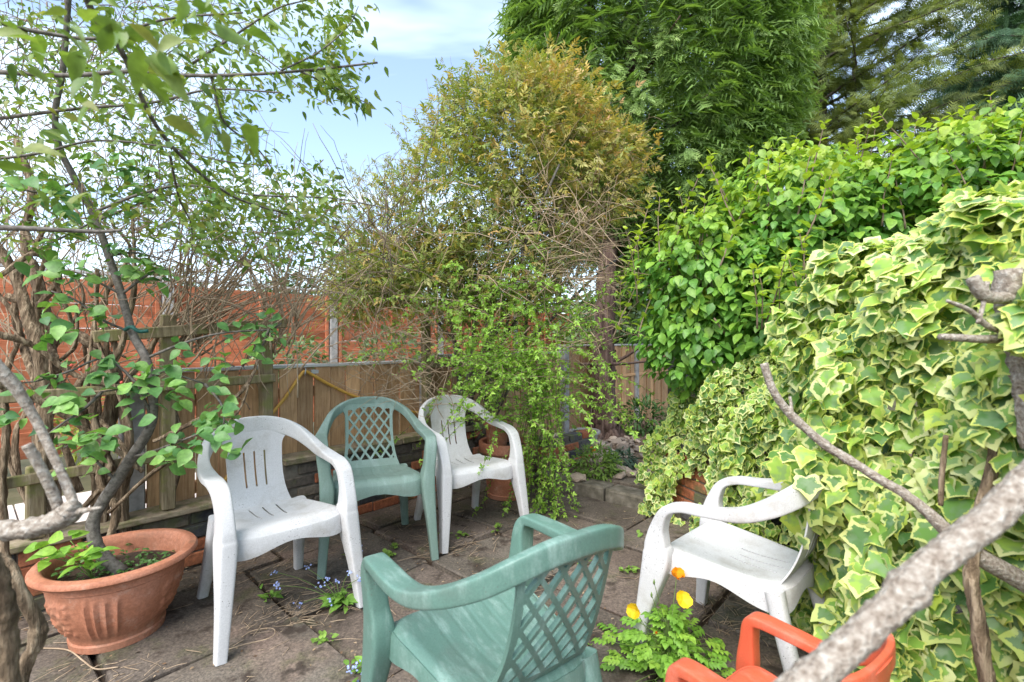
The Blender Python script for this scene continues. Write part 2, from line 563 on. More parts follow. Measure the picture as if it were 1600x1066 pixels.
M_palebark = mat_simple('lichen_bark', [(0.16, 0.125, 0.095), (0.25, 0.205, 0.165), (0.36, 0.315, 0.265), (0.50, 0.46, 0.41)], 110, 0.85, pos=[0.30, 0.42, 0.56, 0.70], bmp=0.9, bdist=0.01)
M_dead = mat_simple('dead_stem', [(0.24, 0.17, 0.11), (0.42, 0.32, 0.22)], 20, 0.9, bmp=0)
M_greymetal = mat_simple('galvanised', [(0.35, 0.35, 0.36), (0.5, 0.5, 0.5)], 20, 0.4)

# ------------------------------------------------------------------ ground
def sheet(name, V, mat, kind='structure'):
    me = mesh_from(name, V, [tuple(range(len(V)))], mat, smooth=False)
    return new_obj(name, me, None, kind=kind)
def mat_ground():
    return mat_simple('bare_ground', [(0.05, 0.05, 0.025), (0.085, 0.08, 0.04), (0.13, 0.11, 0.07)], 3, 0.95)
g = sheet('ground', [(-400, -400, -0.06), (400, -400, -0.06), (400, 600, -0.06), (-400, 600, -0.06)], mat_ground())

# patio: soil bed with separate slabs laid on it
pb = sheet('patio', [tuple(uv(-3.6, 0.0, -0.035)), tuple(uv(-3.6, 4.6, -0.035)), tuple(uv(1.9, 4.6, -0.035)), tuple(uv(1.9, 0.0, -0.035))], M_soil)
strips = [(0.0, 0.30), (0.30, 0.93), (0.93, 1.56), (1.56, 2.30), (2.30, 2.95), (2.95, 3.6), (3.6, 4.3)]
cuts = [[-3.5, -2.6, -1.9, -1.2, -0.55, 0.05, 0.7, 1.25, 1.52],
        [-3.5, -2.7, -2.1, -1.42, -0.77, 0.0, 0.57, 1.12, 1.52],
        [-3.5, -2.9, -2.2, -1.5, -0.77, -0.04, 0.53, 1.1, 1.52],
        [-3.5, -2.6, -1.95, -1.25, -0.45, 0.2, 0.86, 1.52],
        [-3.5, -2.5, -1.85, -1.05, -0.35, 0.4, 1.05, 1.52],
        [-3.5, -2.7, -2.0, -1.3, -0.6, 0.1, 0.8, 1.52],
        [-3.5, -2.4, -1.7, -0.9, -0.2, 0.5, 1.52]]
for (v0, v1), cs in zip(strips, cuts):
    for u0, u1 in zip(cs[:-1], cs[1:]):
        gp = 0.020 + random.random() * 0.018
        me = box_mesh('paving_slab', u1 - u0 - gp, v1 - v0 - gp, 0.05, M_slab, 0.008, 0.02)
        c = uv((u0 + u1) / 2, (v0 + v1) / 2, -0.026 + random.uniform(-0.010, 0.004))
        place('paving_slab', me, c, pb, rot=(random.uniform(-.008, .008), random.uniform(-.008, .008), UANG + random.uniform(-.012, .012)))

# raised strip of garden beyond the kerb, up to the fence
bed = sheet('garden_bed', [tuple(uv(1.72, 2.6, 0.05)), tuple(uv(1.72, -0.1, 0.05)), tuple(uv(2.6, -0.1, 0.08)), tuple(uv(6.5, -0.1, 0.12)), tuple(uv(6.5, 4.6, 0.12)), tuple(uv(2.6, 4.6, 0.08)), tuple(uv(1.72, 4.6, 0.05))], 
            mat_simple('mulch', [(0.07, 0.045, 0.03), (0.16, 0.11, 0.075), (0.30, 0.22, 0.16)], 34, 0.95, bmp=1.0, bdist=0.03))
for k, (v0, v1) in enumerate([(0.42, 1.12), (1.135, 1.83), (1.845, 2.7)]):
    me = box_mesh('kerb_stone', 0.2, v1 - v0, 0.13, M_kerb, 0.014, 0.012)
    place('kerb_stone', me, uv(1.63, (v0 + v1) / 2, 0.018), bed, rotz=UANG)
me = box_mesh('paving_slab', 0.62, 0.7, 0.05, M_slab, 0.008, 0.012)
place('paving_slab', me, uv(2.1, 1.25, 0.062), bed, rotz=UANG + .05)
# stones and gravel round the foot of the cypress
def stone_mesh(seed):
    r = np.random.default_rng(seed)
    import bmesh
    bm = bmesh.new()
    bmesh.ops.create_icosphere(bm, subdivisions=1, radius=1.0)
    for v in bm.verts:
        v.co *= 0.75 + 0.5 * r.random()
        v.co.z *= 0.55
    me = bpy.data.meshes.new('stone'); bm.to_mesh(me); bm.free()
    me.materials.append(M_stone)
    return me
SM = [stone_mesh(s) for s in range(5)]
for k in range(150):
    x, y = rng.uniform(875, 1040), rng.uniform(684, 748)
    d = F * (HC - 0.1) / (y - CY)
    s = abs(rng.normal(0.035, 0.018)) + 0.016
    if y > 728 and rng.random() < 0.6:
        continue
    place('stone', SM[k % 5], ((x - CX) * d / F, d, 0.09 + s * 0.3), bed, rot=(rng.normal(0, .3), rng.normal(0, .3), rng.uniform(0, 6)), scale=(s * rng.uniform(.8, 1.5), s, s * rng.uniform(.6, 1.0)))

# neighbour's pale paving beyond the fence
nb = sheet('neighbour_paving', [tuple(uv(-7, -0.35, -0.045)), tuple(uv(6.5, -0.35, -0.045)), tuple(uv(6.5, -2.2, -0.045)), tuple(uv(-7, -2.2, -0.045))], M_mortar)
me = box_mesh('paving_slab', 0.59, 0.59, 0.04, M_pale, 0.004)
for i in range(-9, 4):
    for j in range(3):
        place('paving_slab', me, uv(i * 0.6, -0.66 - j * 0.6, -0.022), nb, rotz=UANG)

# ------------------------------------------------------------------ brick retaining wall with timber coping
wall = empty('retaining_wall', uv(-0.2, -0.06), 'low brick retaining wall of red and blackened bricks behind the chairs, timber on top', 'wall')
def box_uv(name, u0, u1, v0, v1, z0, z1, mat, parent, bevel=0.004, jit=0.0, tilt=0.0, **kw):
    me = box_mesh(name, u1 - u0, v1 - v0, z1 - z0, mat, bevel, jit)
    return place(name, me, uv((u0 + u1) / 2, (v0 + v1) / 2, (z0 + z1) / 2), parent, rot=(0, -tilt, UANG), **kw)
BR = [box_mesh('brick', 0.212, 0.1, 0.064, M_brick, 0.006, 0.008) for _ in range(6)]
def brick_run(parent, u0, u1, vf, z0, courses):
    for c in range(courses):
        u = u0 + (0.11 if c % 2 else 0.0)
        while u < u1 - 0.1:
            place('brick', random.choice(BR), uv(u + 0.11, vf - 0.05 + random.uniform(-.004, .005), z0 + 0.036 + c * 0.075), parent,
                  rot=(random.uniform(-.02, .02), random.uniform(-.015, .015), UANG + random.uniform(-.012, .012) + (math.pi if random.random() < .5 else 0)))
            u += 0.223
box_uv('mortar_core', -3.4, -0.42, -0.12, -0.012, -0.03, 0.285, M_mortar, wall)
box_uv('mortar_core', -0.42, 1.66, -0.12, -0.012, -0.03, 0.445, M_mortar, wall)
brick_run(wall, -2.6, -0.45, 0.0, -0.01, 4)
brick_run(wall, -0.45, 1.62, 0.0, -0.01, 6)
box_uv('coping_board', -3.2, -0.44, -0.13, 0.03, 0.288, 0.328, M_sleeper, wall, 0.006, 0.01)
box_uv('coping_board', -0.43, 0.45, -0.13, 0.03, 0.448, 0.492, M_sleeper, wall, 0.006, 0.01)
box_uv('coping_board', 0.46, 1.66, -0.13, 0.03, 0.446, 0.49, M_sleeper, wall, 0.006, 0.01)

pier = empty('brick_pier', uv(1.98, 0.36, 0.05), 'short red brick stub wall at the end of the kerb under the hanging greenery', 'wall')
box_uv('mortar_core', 1.75, 2.35, 0.30, 0.50, 0.04, 0.30, M_mortar, pier)
for c in range(4):
    for k in range(3):
        place('brick', random.choice(BR), uv(1.86 + k * 0.223 + (0.0 if c % 2 else -0.06), 0.458, 0.09 + c * 0.075), pier, rotz=UANG + random.uniform(-.02, .02))
    place('brick', random.choice(BR), uv(1.735, 0.40, 0.09 + c * 0.075), pier, rotz=UANG + math.pi / 2, scale=(0.95, 1, 1))

# ivy-clad brick wall on the right
iw = empty('ivy_wall', (1.25, 2.95, 0), 'low red brick wall showing through the variegated ivy', 'wall')
IWA, IWB = np.array([1.13, 3.50]), np.array([1.48, 2.35])
dvec = (IWB - IWA); L_ = np.linalg.norm(dvec); dvec /= L_
iang = math.atan2(dvec[1], dvec[0])
nrm = np.array([-dvec[1], dvec[0]])
if nrm[0] > 0: nrm = -nrm
me = box_mesh('mortar_core', L_, 0.10, 0.56, M_mortar, 0.003)
place('mortar_core', me, (*( (IWA + IWB) / 2 - nrm * 0.065), 0.27), iw, rotz=iang)
for c in range(7):
    s = 0.0 if c % 2 else 0.11
    while s < L_ - .05:
        p = IWA + dvec * (s + .05) - nrm * (0.05 + random.uniform(-.004, .004))
        place('brick', random.choice(BR), (p[0], p[1], 0.04 + c * 0.075), iw, rotz=iang + random.uniform(-.012, .012))
        s += 0.223

# ------------------------------------------------------------------ brown board fence
def fence_run(label, u0, u1, vf, z0, ztop, posts, bw=0.118, hoop=False):
    f = empty('board_fence', uv((u0 + u1) / 2, vf), label, 'fence', 'brown board fence bays')
    u = u0
    meshes = [box_mesh('board', bw - 0.007, 0.018, ztop - z0, M_fence, 0.002, 0.003) for _ in range(3)]
    while u < u1 - 0.02:
        place('board', random.choice(meshes), uv(u + bw / 2, vf + random.uniform(-.003, .003) + (0.012 if round(u / bw) % 2 else 0), (z0 + ztop) / 2 + random.uniform(-.004, .0)), f, rotz=UANG + random.uniform(-.02, .02))
        u += bw
    box_uv('rail', u0, u1, vf - 0.06, vf - 0.012, ztop - 0.2, ztop - 0.13, M_fence, f)
    box_uv('rail', u0, u1, vf - 0.06, vf - 0.012, z0 + 0.12, z0 + 0.19, M_fence, f)
    if hoop:
        box_uv('rail', u0, u1, vf + 0.014, vf + 0.04, ztop - 0.42, ztop - 0.385, M_fence, f)
    box_uv('capping', u0 - 0.01, u1 + 0.01, vf - 0.035, vf + 0.03, ztop + 0.001, ztop + 0.024, M_cap, f, 0.004)
    for (pu, pz) in posts:
        box_uv('concrete_post', pu - 0.05, pu + 0.05, vf - 0.05, vf + 0.05, -0.05, pz, M_conc, f, 0.008, 0.004)
    return f
fence_a = fence_run('brown vertical board fence behind the retaining wall with pale capping strip', -1.1, 0.74, -0.16, 0.22, 1.05, [(-1.16, 0.98)])
fence_b = fence_run('brown vertical board fence overgrown by the hanging climber, beside a concrete post', 0.86, 2.72, -0.16, 0.2, 1.09, [(0.80, 1.12)])
fence_c = fence_run('brown vertical board fence behind the cypress trunk', 2.90, 5.6, -0.16, 0.06, 1.165, [(2.82, 1.19), (4.55, 1.17)], 0.125, True)

# ------------------------------------------------------------------ neighbour's red panel fence
R0 = np.array([-3.84, 5.42])
def rp(s, off=0.0, z=0.0):
    return np.array([R0[0] + s * UX + off * UY, R0[1] + s * UY - off * UX, z])
rf = empty('red_panel_fence', rp(3), "red stained overlap panel fence across the neighbour's garden, concrete posts", 'fence')
slat = [box_mesh('slat', 1.84, 0.018, 0.1245, M_red, 0.003, 0.004) for _ in range(3)]
postm = box_mesh('concrete_post', 0.11, 0.11, 1.98, M_conc, 0.008)
capm = box_mesh('panel_cap', 1.84, 0.07, 0.03, M_cap, 0.004)
batm = box_mesh('batten', 0.04, 0.03, 1.72, M_red, 0.003)
for k in range(-4, 8):
    s0 = k * 1.96
    place('concrete_post', postm, rp(s0, 0, 0.94), rf, rotz=UANG)
    for j in range(14):
        z = 0.12 + j * 0.124
        place('slat', slat[(j + k) % 3], rp(s0 + 0.98, 0.004 * (j % 2) , z + 0.06 + random.uniform(-.003, .003)), rf, rot=(0.15 + random.uniform(-.04, .04), random.uniform(-.003, .003), UANG))
    place('panel_cap', capm, rp(s0 + 0.98, 0.0, 1.925), rf, rotz=UANG)
    for b_ in (0.10, 0.98, 1.86):
        place('batten', batm, rp(s0 + b_, 0.035, 1.02), rf, rotz=UANG)

# maroon rail and dark boards further off, right of the trunk
df = empty('dark_fence', (4.4, 15.0, 0), 'dark grey board fence far beyond the cypress trunk', 'fence')
M_dfence = mat_wood('dark_fence_wood', [(0.035, 0.035, 0.035), (0.07, 0.068, 0.065), (0.11, 0.105, 0.10)])
dm = box_mesh('board', 0.30, 0.02, 2.1, M_dfence, 0.003)
for k in range(16):
    place('board', dm, (2.0 + k * 0.31, 15.0 + k * 0.02, 1.0), df)
bb = box_mesh('rail', 5.1, 0.05, 0.1, M_dfence, 0.003)
place('rail', bb, (4.3, 15.1, 1.8), df)

# ------------------------------------------------------------------ trellis on the wall
tr = empty('trellis', uv(-0.6, 0.05, 0.33), 'weathered mossy timber trellis of posts and rails along the wall', 'trellis')
for pu, z0, z1, tl in [(-1.54, .33, 0.66, 0.0), (-1.03, .329, 1.37, 0.0), (-0.525, .329, 1.31, 0.01), (0.714, .493, 1.40, 0.02), (1.45, .492, 1.9, 0.0)]:
    box_uv('post', pu - 0.031, pu + 0.031, -0.05, 0.012, z0, z1, M_trellis, tr, 0.006, 0.008, tl)
box_uv('rail', -2.1, -0.49, 0.014, 0.04, 0.965, 1.015, M_trellis, tr, 0.005, 0.01, 0.02)
box_uv('rail', -1.35, -0.42, 0.014, 0.042, 1.27, 1.325, M_trellis, tr, 0.005, 0.01, 0.10)
box_uv('rail', -2.3, -1.0, 0.014, 0.042, 0.585, 0.635, M_trellis, tr, 0.005, 0.01, 0.03)
box_uv('rail', 0.66, 1.6, 0.014, 0.04, 1.01, 1.05, M_trellis, tr, 0.005, 0.008, -0.01)
box_uv('rail', 0.66, 1.9, 0.014, 0.04, 1.5, 1.54, M_trellis, tr, 0.005, 0.008, 0.0)

# hose on the fence
M_hose = mat_simple('yellow_hose', [(0.50, 0.27, 0.045), (0.62, 0.36, 0.08)], 20, 0.45, bmp=0)
hp = [P(300, 838, 2.62), P(345, 755, 2.72), P(405, 672, 2.95), P(445, 622, 3.1), P(472, 583, 3.2), P(484, 584, 3.22), P(510, 601, 3.3), P(560, 625, 3.45), P(620, 640, 3.62), P(655, 640, 3.72)]
# keep the hose on the fence's face
def on_fence(x, y, v=-0.12):
    a = (x - CX) / F
    # W0 + u*U + v*V = t*(a,1)
    bx, by = W0[0] + v * UY, W0[1] - v * UX
    u = (a * by - bx) / (UX - a * UY)
    d = by + u * UY
    return np.array([a * d, d, HC - (y - CY) * d / F])
hp = [on_fence(x, y) for x, y in [(285, 850), (345, 760), (405, 672), (445, 622), (470, 586), (478, 581), (488, 586), (520, 604), (560, 622), (620, 640), (680, 648)]]
m = MB(); m.tube(catmull(hp, 60), 0.011, 8)
ho = m.build('garden_hose', M_hose)
tag(ho, 'yellow garden hose looped over a hook on the board fence', 'hose')
hk = empty('hose_hook', on_fence(477, 578, -0.14), 'small metal hook with plate screwed to the top of the board fence', 'hook')
m = MB(); hk0 = on_fence(477, 576, -0.145); m.tube(catmull([hk0, hk0 + [0.02, -0.04, -0.005], hk0 + [0.02, -0.05, -0.03], hk0 + [0.01, -0.03, -0.045]], 12), 0.004, 6); m.build('hook', M_greymetal, hk)
box_me = box_mesh('plate', 0.055, 0.008, 0.03, M_greymetal, 0.003)
place('plate', box_me, on_fence(492, 581, -0.14), hk, rotz=UANG)
# ------------------------------------------------------------------ moulded plastic chairs
def mat_plastic(name, base, dirt, light, speck=0.5, rough=0.42, chalk=0.3):
    m, nn, ll, b = nodes(name)
    n = noise_node(nn, ll, 5, 6, 0.65)
    c = mixc(nn, ll, math_(nn, ll, 'MULTIPLY', smooth(nn, ll, n.outputs['Fac'], 0.48, 0.72), 0.75), base, dirt)
    n2 = noise_node(nn, ll, 13, 6, 0.72, None, (1.6, 0.45, 0.35))
    c = mixc(nn, ll, math_(nn, ll, 'MULTIPLY', smooth(nn, ll, n2.outputs['Fac'], 0.46, 0.72), chalk), c, light)
    v = nn.new('ShaderNodeTexVoronoi'); v.inputs['Scale'].default_value = 95
    tc = nn.new('ShaderNodeTexCoord'); ll.new(tc.outputs['Object'], v.inputs['Vector'])
    n3 = noise_node(nn, ll, 7, 3)
    sp = math_(nn, ll, 'MULTIPLY', math_(nn, ll, 'SUBTRACT', 1.0, smooth(nn, ll, v.outputs['Distance'], 0.10, 0.22)), smooth(nn, ll, n3.outputs['Fac'], 0.52, 0.6))
    c = mixc(nn, ll, math_(nn, ll, 'MULTIPLY', sp, speck), c, (0.10, 0.09, 0.075))
    g = noise_node(nn, ll, 220, 2)
    gr = ramp(nn, [(0.93, 0.93, 0.93), (1.04, 1.04, 1.04)], [0.4, 0.6]); ll.new(g.outputs['Fac'], gr.inputs[0])
    c = mixc(nn, ll, 1.0, c, gr.outputs[0], 'MULTIPLY')
    ll.new(c, b.inputs['Base Color'])
    rr = nn.new('ShaderNodeMapRange'); ll.new(n.outputs['Fac'], rr.inputs['Value'])
    rr.inputs['From Min'].default_value = .3; rr.inputs['From Max'].default_value = .7
    rr.inputs['To Min'].default_value = rough - .06; rr.inputs['To Max'].default_value = rough + .2
    ll.new(rr.outputs[0], b.inputs['Roughness'])
    b.inputs['Specular IOR Level'].default_value = 0.35
    bump(nn, ll, b, g.outputs['Fac'], 0.06, 0.002)
    return m
M_white = mat_plastic('white_plastic', (0.53, 0.525, 0.525), (0.35, 0.325, 0.29), (0.58, 0.58, 0.58), 0.85, 0.45)
M_green = mat_plastic('green_plastic', (0.17, 0.25, 0.212), (0.15, 0.195, 0.165), (0.29, 0.375, 0.345), 0.35, 0.42, 0.5)
M_green_d = mat_plastic('green_plastic_shiny', (0.105, 0.195, 0.160), (0.11, 0.165, 0.138), (0.32, 0.43, 0.39), 0.5, 0.36, 0.5)
M_redp = mat_plastic('red_plastic', (0.56, 0.105, 0.05), (0.45, 0.13, 0.08), (0.66, 0.24, 0.17), 0.1, 0.38, 0.5)

def implicit_sheet(f, mp, x0, x1, nx, y0, y1, ny):
    """marching squares: keep f>0 of a rectangle, map (x,y)->3D. Smooth outlines for slots and lattices."""
    xs = np.linspace(x0, x1, nx + 1); ys = np.linspace(y0, y1, ny + 1)
    Fv = np.array([[f(x, y) for x in xs] for y in ys])
    V, faces, vid, eid = [], [], {}, {}
    def gv(i, j):
        k = (i, j)
        if k not in vid:
            vid[k] = len(V); V.append((xs[i], ys[j]))
        return vid[k]
    def ev(i, j, i2, j2):
        k = (i, j, i2, j2) if (i, j) < (i2, j2) else (i2, j2, i, j)
        if k not in eid:
            a, b = Fv[k[1], k[0]], Fv[k[3], k[2]]
            t = min(max(a / (a - b), 0.03), 0.97)
            eid[k] = len(V)
            V.append((xs[k[0]] + (xs[k[2]] - xs[k[0]]) * t, ys[k[1]] + (ys[k[3]] - ys[k[1]]) * t))
        return eid[k]
    for j in range(ny):
        for i in range(nx):
            c = [(i, j), (i + 1, j), (i + 1, j + 1), (i, j + 1)]
            s = [Fv[q[1], q[0]] > 0 for q in c]
            if not any(s):
                continue
            poly = []
            for k in range(4):
                p, q = c[k], c[(k + 1) % 4]
                if s[k]:
                    poly.append(gv(*p))
                if s[k] != s[(k + 1) % 4]:
                    poly.append(ev(*p, *q))
            if len(poly) >= 3:
                faces.append(poly)
    return np.array([mp(x, y) for x, y in V]), faces
def solidified(name, V, faces, mat, th, parent, offset=0.0, bevel=0.0):
    me = mesh_from(name, V, faces, mat, smooth=True)
    o = new_obj(name, me, parent)
    md = o.modifiers.new('solid', 'SOLIDIFY'); md.thickness = th; md.offset = offset
    dg = bpy.context.evaluated_depsgraph_get()
    me2 = bpy.data.meshes.new_from_object(o.evaluated_get(dg))
    o.modifiers.clear(); o.data = me2
    me2.set_sharp_from_angle(angle=math.radians(50))
    return o
def sweep_rings(ctrl, n, m=24, e=6.0):
    C = catmull(np.array(ctrl, float), n)
    pos, A, wA, wB = C[:, :3], C[:, 3:6].copy(), C[:, 6], C[:, 7]
    T = np.gradient(pos, axis=0); T /= np.linalg.norm(T, axis=1)[:, None]
    A -= T * (A * T).sum(1)[:, None]; A /= np.linalg.norm(A, axis=1)[:, None]
    B = np.cross(T, A)
    th = np.linspace(0, 2 * math.pi, m, endpoint=False) + math.pi / m
    cx = np.sign(np.cos(th)) * np.abs(np.cos(th)) ** (2 / e)
    cy = np.sign(np.sin(th)) * np.abs(np.sin(th)) ** (2 / e)
    return pos[:, None] + (wA / 2)[:, None, None] * cx[None, :, None] * A[:, None] + (wB / 2)[:, None, None] * cy[None, :, None] * B[:, None]
def rings_mesh(name, R, mat, parent):
    n, m = R.shape[:2]
    V = R.reshape(-1, 3)
    fc = [(i * m + j, i * m + (j + 1) % m, (i + 1) * m + (j + 1) % m, (i + 1) * m + j) for i in range(n - 1) for j in range(m)]
    fc.append(tuple(range(m - 1, -1, -1))); fc.append(tuple((n - 1) * m + j for j in range(m)))
    return new_obj(name, mesh_from(name, V, fc, mat, True, 45), parent)

def smin(a, b, k):
    h = max(k - abs(a - b), 0.0) / k
    return max(a, b) + h * h * k * 0.25          # smooth union of "positive inside" fields
def make_chair(style, name, label, group):
    mat = {'white': M_white, 'green': M_green, 'red': M_redp}[style]
    c = empty(name, (0, 0, 0), label, 'chair', group)
    g = style == 'green'
    aw = 0.058 if g else 0.066
    # one moulded loop: front foot - arm - top of back - arm - front foot (right half, mirrored)
    if style == 'red':
        half = [(0, -.285, .79, 0, -1, 0, .022, .07), (.12, -.275, .785, .3, -1, 0, .024, .075), (.205, -.235, .765, .9, -.6, 0, .03, .085),
                (.245, -.16, .68, 1, -.15, 0, .05, .07), (.252, -.06, .625, 1, 0, 0, .075, .04), (.254, .08, .622, 1, 0, 0, .08, .038),
                (.254, .20, .622, 1, 0, 0, .08, .042), (.255, .243, .60, 1, 0, 0, .078, .05), (.257, .256, .52, 1, 0, 0, .07, .06),
                (.262, .265, .40, 1, 0, 0, .07, .08), (.268, .275, .2, 1, 0, 0, .06, .07), (.275, .285, 0.0, 1, 0, 0, .05, .055)]
    elif g:
        half = [(0, -.352, .805, 0, -1, 0, .030, .056), (.08, -.345, .800, .2, -1, 0, .030, .056), (.155, -.322, .778, .5, -1, 0, .030, .054), (.220, -.268, .738, .9, -.8, 0, .034, .050),
                (.258, -.175, .690, 1, -.4, 0, .044, .044), (.280, -.080, .656, 1, -.1, 0, aw, .040), (.290, .00, .647, 1, 0, 0, aw + .010, .034), (.291, .09, .646, 1, 0, 0, aw + .012, .032),
                (.288, .190, .643, 1, 0, 0, aw + .008, .032), (.285, .224, .630, 1, 0, 0, aw + .004, .042), (.281, .240, .59, 1, 0, 0, .066, .055),
                (.272, .242, .50, 1, 0, 0, .062, .080), (.262, .242, .40, 1, 0, 0, .074, .104), (.275, .282, .2, 1, 0, 0, .052, .062), (.290, .308, 0.0, 1, 0, 0, .040, .044)]
    else:
        half = [(0, -.30, .80, 0, -1, 0, .022, .085), (.08, -.293, .794, .2, -1, 0, .022, .085), (.15, -.27, .775, .5, -1, 0, .026, .080), (.205, -.23, .742, .9, -.8, 0, .034, .072),
                (.242, -.165, .70, 1, -.3, 0, .042, .062), (.262, -.08, .664, 1, 0, 0, .052, .050), (.268, .04, .648, 1, 0, 0, aw, .032),
                (.264, .13, .640, 1, 0, 0, aw, .032), (.260, .195, .610, 1, 0, 0, aw, .040), (.257, .230, .54, 1, 0, 0, aw - .004, .058),
                (.255, .240, .47, 1, 0, 0, .064, .092), (.255, .240, .40, 1, 0, 0, .072, .112), (.272, .284, .2, 1, 0, 0, .056, .066), (.290, .312, 0.0, 1, 0, 0, .042, .046)]
    left = [(-x, y, z, -ax, ay, az, wa, wb) for x, y, z, ax, ay, az, wa, wb in half[1:]][::-1]
    ctrl = left + half
    per = 9
    n = (len(ctrl) - 1) * per + 1
    # A must not flip through zero at the centre of the back: keep it pointing outwards
    R = sweep_rings(ctrl, n)
    hl = len(half) - 1
    iseat = 3 if not style == 'red' else 3
    cut_leg = iseat * per           # leg | arm
    cut_arm = (hl - 3) * per        # arm | top of back
    mid = hl * per
    rings_mesh('front_leg', R[:cut_leg + 1], mat, c)
    rings_mesh('armrest', R[cut_leg:cut_arm + 1], mat, c)
    tr_ = rings_mesh('back_rail', R[cut_arm:2 * mid - cut_arm + 1], mat, c)
    rings_mesh('armrest', R[2 * mid - cut_arm:2 * mid - cut_leg + 1], mat, c)
    rings_mesh('front_leg', R[2 * mid - cut_leg:], mat, c)
    for s in (-1, 1):
        rl = [(s * .190, -.175, .405, s, 0, 0, .064, .060), (s * .200, -.205, .28, s, 0, 0, .058, .056), (s * .212, -.245, .14, s, 0, 0, .052, .052), (s * .225, -.285, 0.0, s, 0, 0, .046, .046)]
        rings_mesh('rear_leg', sweep_rings(rl, 14, 14, 3.2), mat, c)
    # seat: dished pan with rolled edge
    yf, yr = .262, -.212
    def hw(y):
        t = (y - yr) / (yf - yr)
        return .200 + .056 * t
    def inside(x, y):
        h = hw(y); yc, hy = (yf + yr) / 2, (yf - yr) / 2
        q = (abs(x) / h) ** 6 + (abs(y - yc) / hy) ** 6
        return (1 - q ** (1 / 6)) * min(h, hy)
    def zt(x, y):
        d = max(inside(x, y), 0.0)
        z = .425 + .03 * (y - yr) / (yf - yr) - .026 * (1 - (x / .22) ** 2) * math.exp(-((y + .02) / .17) ** 2)
        if d < .035:
            z -= .022 * (1 - d / .035) ** 2
        z -= .02 * max(0, (y - .19) / .07) ** 2
        if g or style == 'red':
            for k in (-.11, -.055, 0, .055, .11):
                z -= .0022 * math.exp(-((x - k * (1 + .25 * (y - yr))) / .004) ** 2)
        return z
    slots_s = [] if style != 'white' else [(-.062, -.14, -.055, .03), (0, -.145, .0, .015), (.062, -.14, .055, .03)]
    def seat_f(x, y):
        v = inside(x, y)
        for xa, ya, xb, yb in slots_s:
            dx_, dy_ = xb - xa, yb - ya
            t = min(max(((x - xa) * dx_ + (y - ya) * dy_) / (dx_ * dx_ + dy_ * dy_), 0), 1)
            v = min(v, math.hypot(x - xa - dx_ * t, y - ya - dy_ * t) - .0042)
        return v
    V, fc = implicit_sheet(seat_f, lambda x, y: (x, y, zt(x, y)), -.26, .26, 88, yr - .004, yf + .004, 82)
    st = solidified('seat', V, fc, mat, .005, c, -1)
    # skirt under the rim: deep at the corners, arched between the legs
    m_, sk = 96, []
    for i in range(m_):
        th = 2 * math.pi * i / m_
        ct, s_ = math.cos(th), math.sin(th)
        r = (abs(ct) ** 6 + abs(s_) ** 6) ** (-1 / 6)
        y = (yf + yr) / 2 + (yf - yr) / 2 * s_ * r
        x = hw(y) * ct * r
        y2 = y
        corner = abs(math.sin(2 * th)) ** 2
        dep = .042 + .040 * corner
        z0 = zt(x * .985, y * .985) + .0
        sk.append([(x * .99, y2 * .99, z0 + .002), (x * 1.008, y2 * 1.008, z0 - .012), (x * 1.012, y2 * 1.012, z0 - dep)])
    V = [p for r_ in zip(*sk) for p in r_]
    fc = [(k * m_ + i, k * m_ + (i + 1) % m_, (k + 1) * m_ + (i + 1) % m_, (k + 1) * m_ + i) for k in range(2) for i in range(m_)]
    solidified('seat_skirt', np.array(V), fc, mat, .005, c, 0)
    # backrest panel joined to the top rail by rounded corners
    zb, ztop = .405, .80
    kx = 1.3
    def ymap(x, z):
        t = (z - zb) / (ztop - zb)
        return -.205 - (.142 if g else .092) * t - .02 * math.sin(math.pi * t) * .6 + (.25 + .95 * t ** 1.5) * x * x + (.03 * (1 - t) ** 6)
    def top_z(x):
        return (.805 - .75 * x * x - 6 * x ** 4) if g else (.80 - 1.05 * x * x - 8 * x ** 4)
    def back_f(x, z):
        t = (z - zb) / (ztop - zb)
        w = (.142 if g else .118) + (.006 if g else .02) * t + .035 * (1 - t) ** 5
        panel = w - abs(x)
        band = min(z - (top_z(x) - (.045 if g else .062) * max(.25, 1 - (x / .2) ** 2)), top_z(x) + .012 - z)
        v = smin(panel, band, .06)
        v = min(v, top_z(x) + .012 - z, .188 - abs(x))
        if style == 'white':
            for k in (-.045, 0, .045):
                xx = k * (1 + .12 * t)
                zz = min(max(z, .50), .665)
                v = min(v, math.hypot(x - xx, z - zz) - .0045)
        elif style == 'red':
            for k in (-.075, -.045, -.015, .015, .045, .075):
                zz = min(max(z, .53), .70)
                v = min(v, math.hypot(x - k, z - zz) - .0065)
        else:
            fr = min(w - .016 - abs(x), top_z(x) - .038 - z, z - .452)       # window of the lattice
            if fr > 0:
                a = (x * .80 + (z - .62) * .60) / .050
                b_ = (-x * .80 + (z - .62) * .60) / .050
                bar = max(.5 - abs(a - math.floor(a) - .5), .5 - abs(b_ - math.floor(b_) - .5)) if False else None
                da = abs(a - round(a)) * .050; db = abs(b_ - round(b_)) * .050
                hole = smin_round(min(da, db) - .0060, fr)
                v = min(v, -hole)
        return v
    V, fc = implicit_sheet(back_f, lambda x, z: (x, ymap(x, z), z), -.21, .21, 116 if g else 80, zb, .83, 116 if g else 80)
    solidified('backrest', V, fc, mat, .013 if g else .006, c, 0)
    return c
def smin_round(a, b):
    return min(a, b)
def children(o):
    return [x for x in bpy.data.objects if x.parent == o]
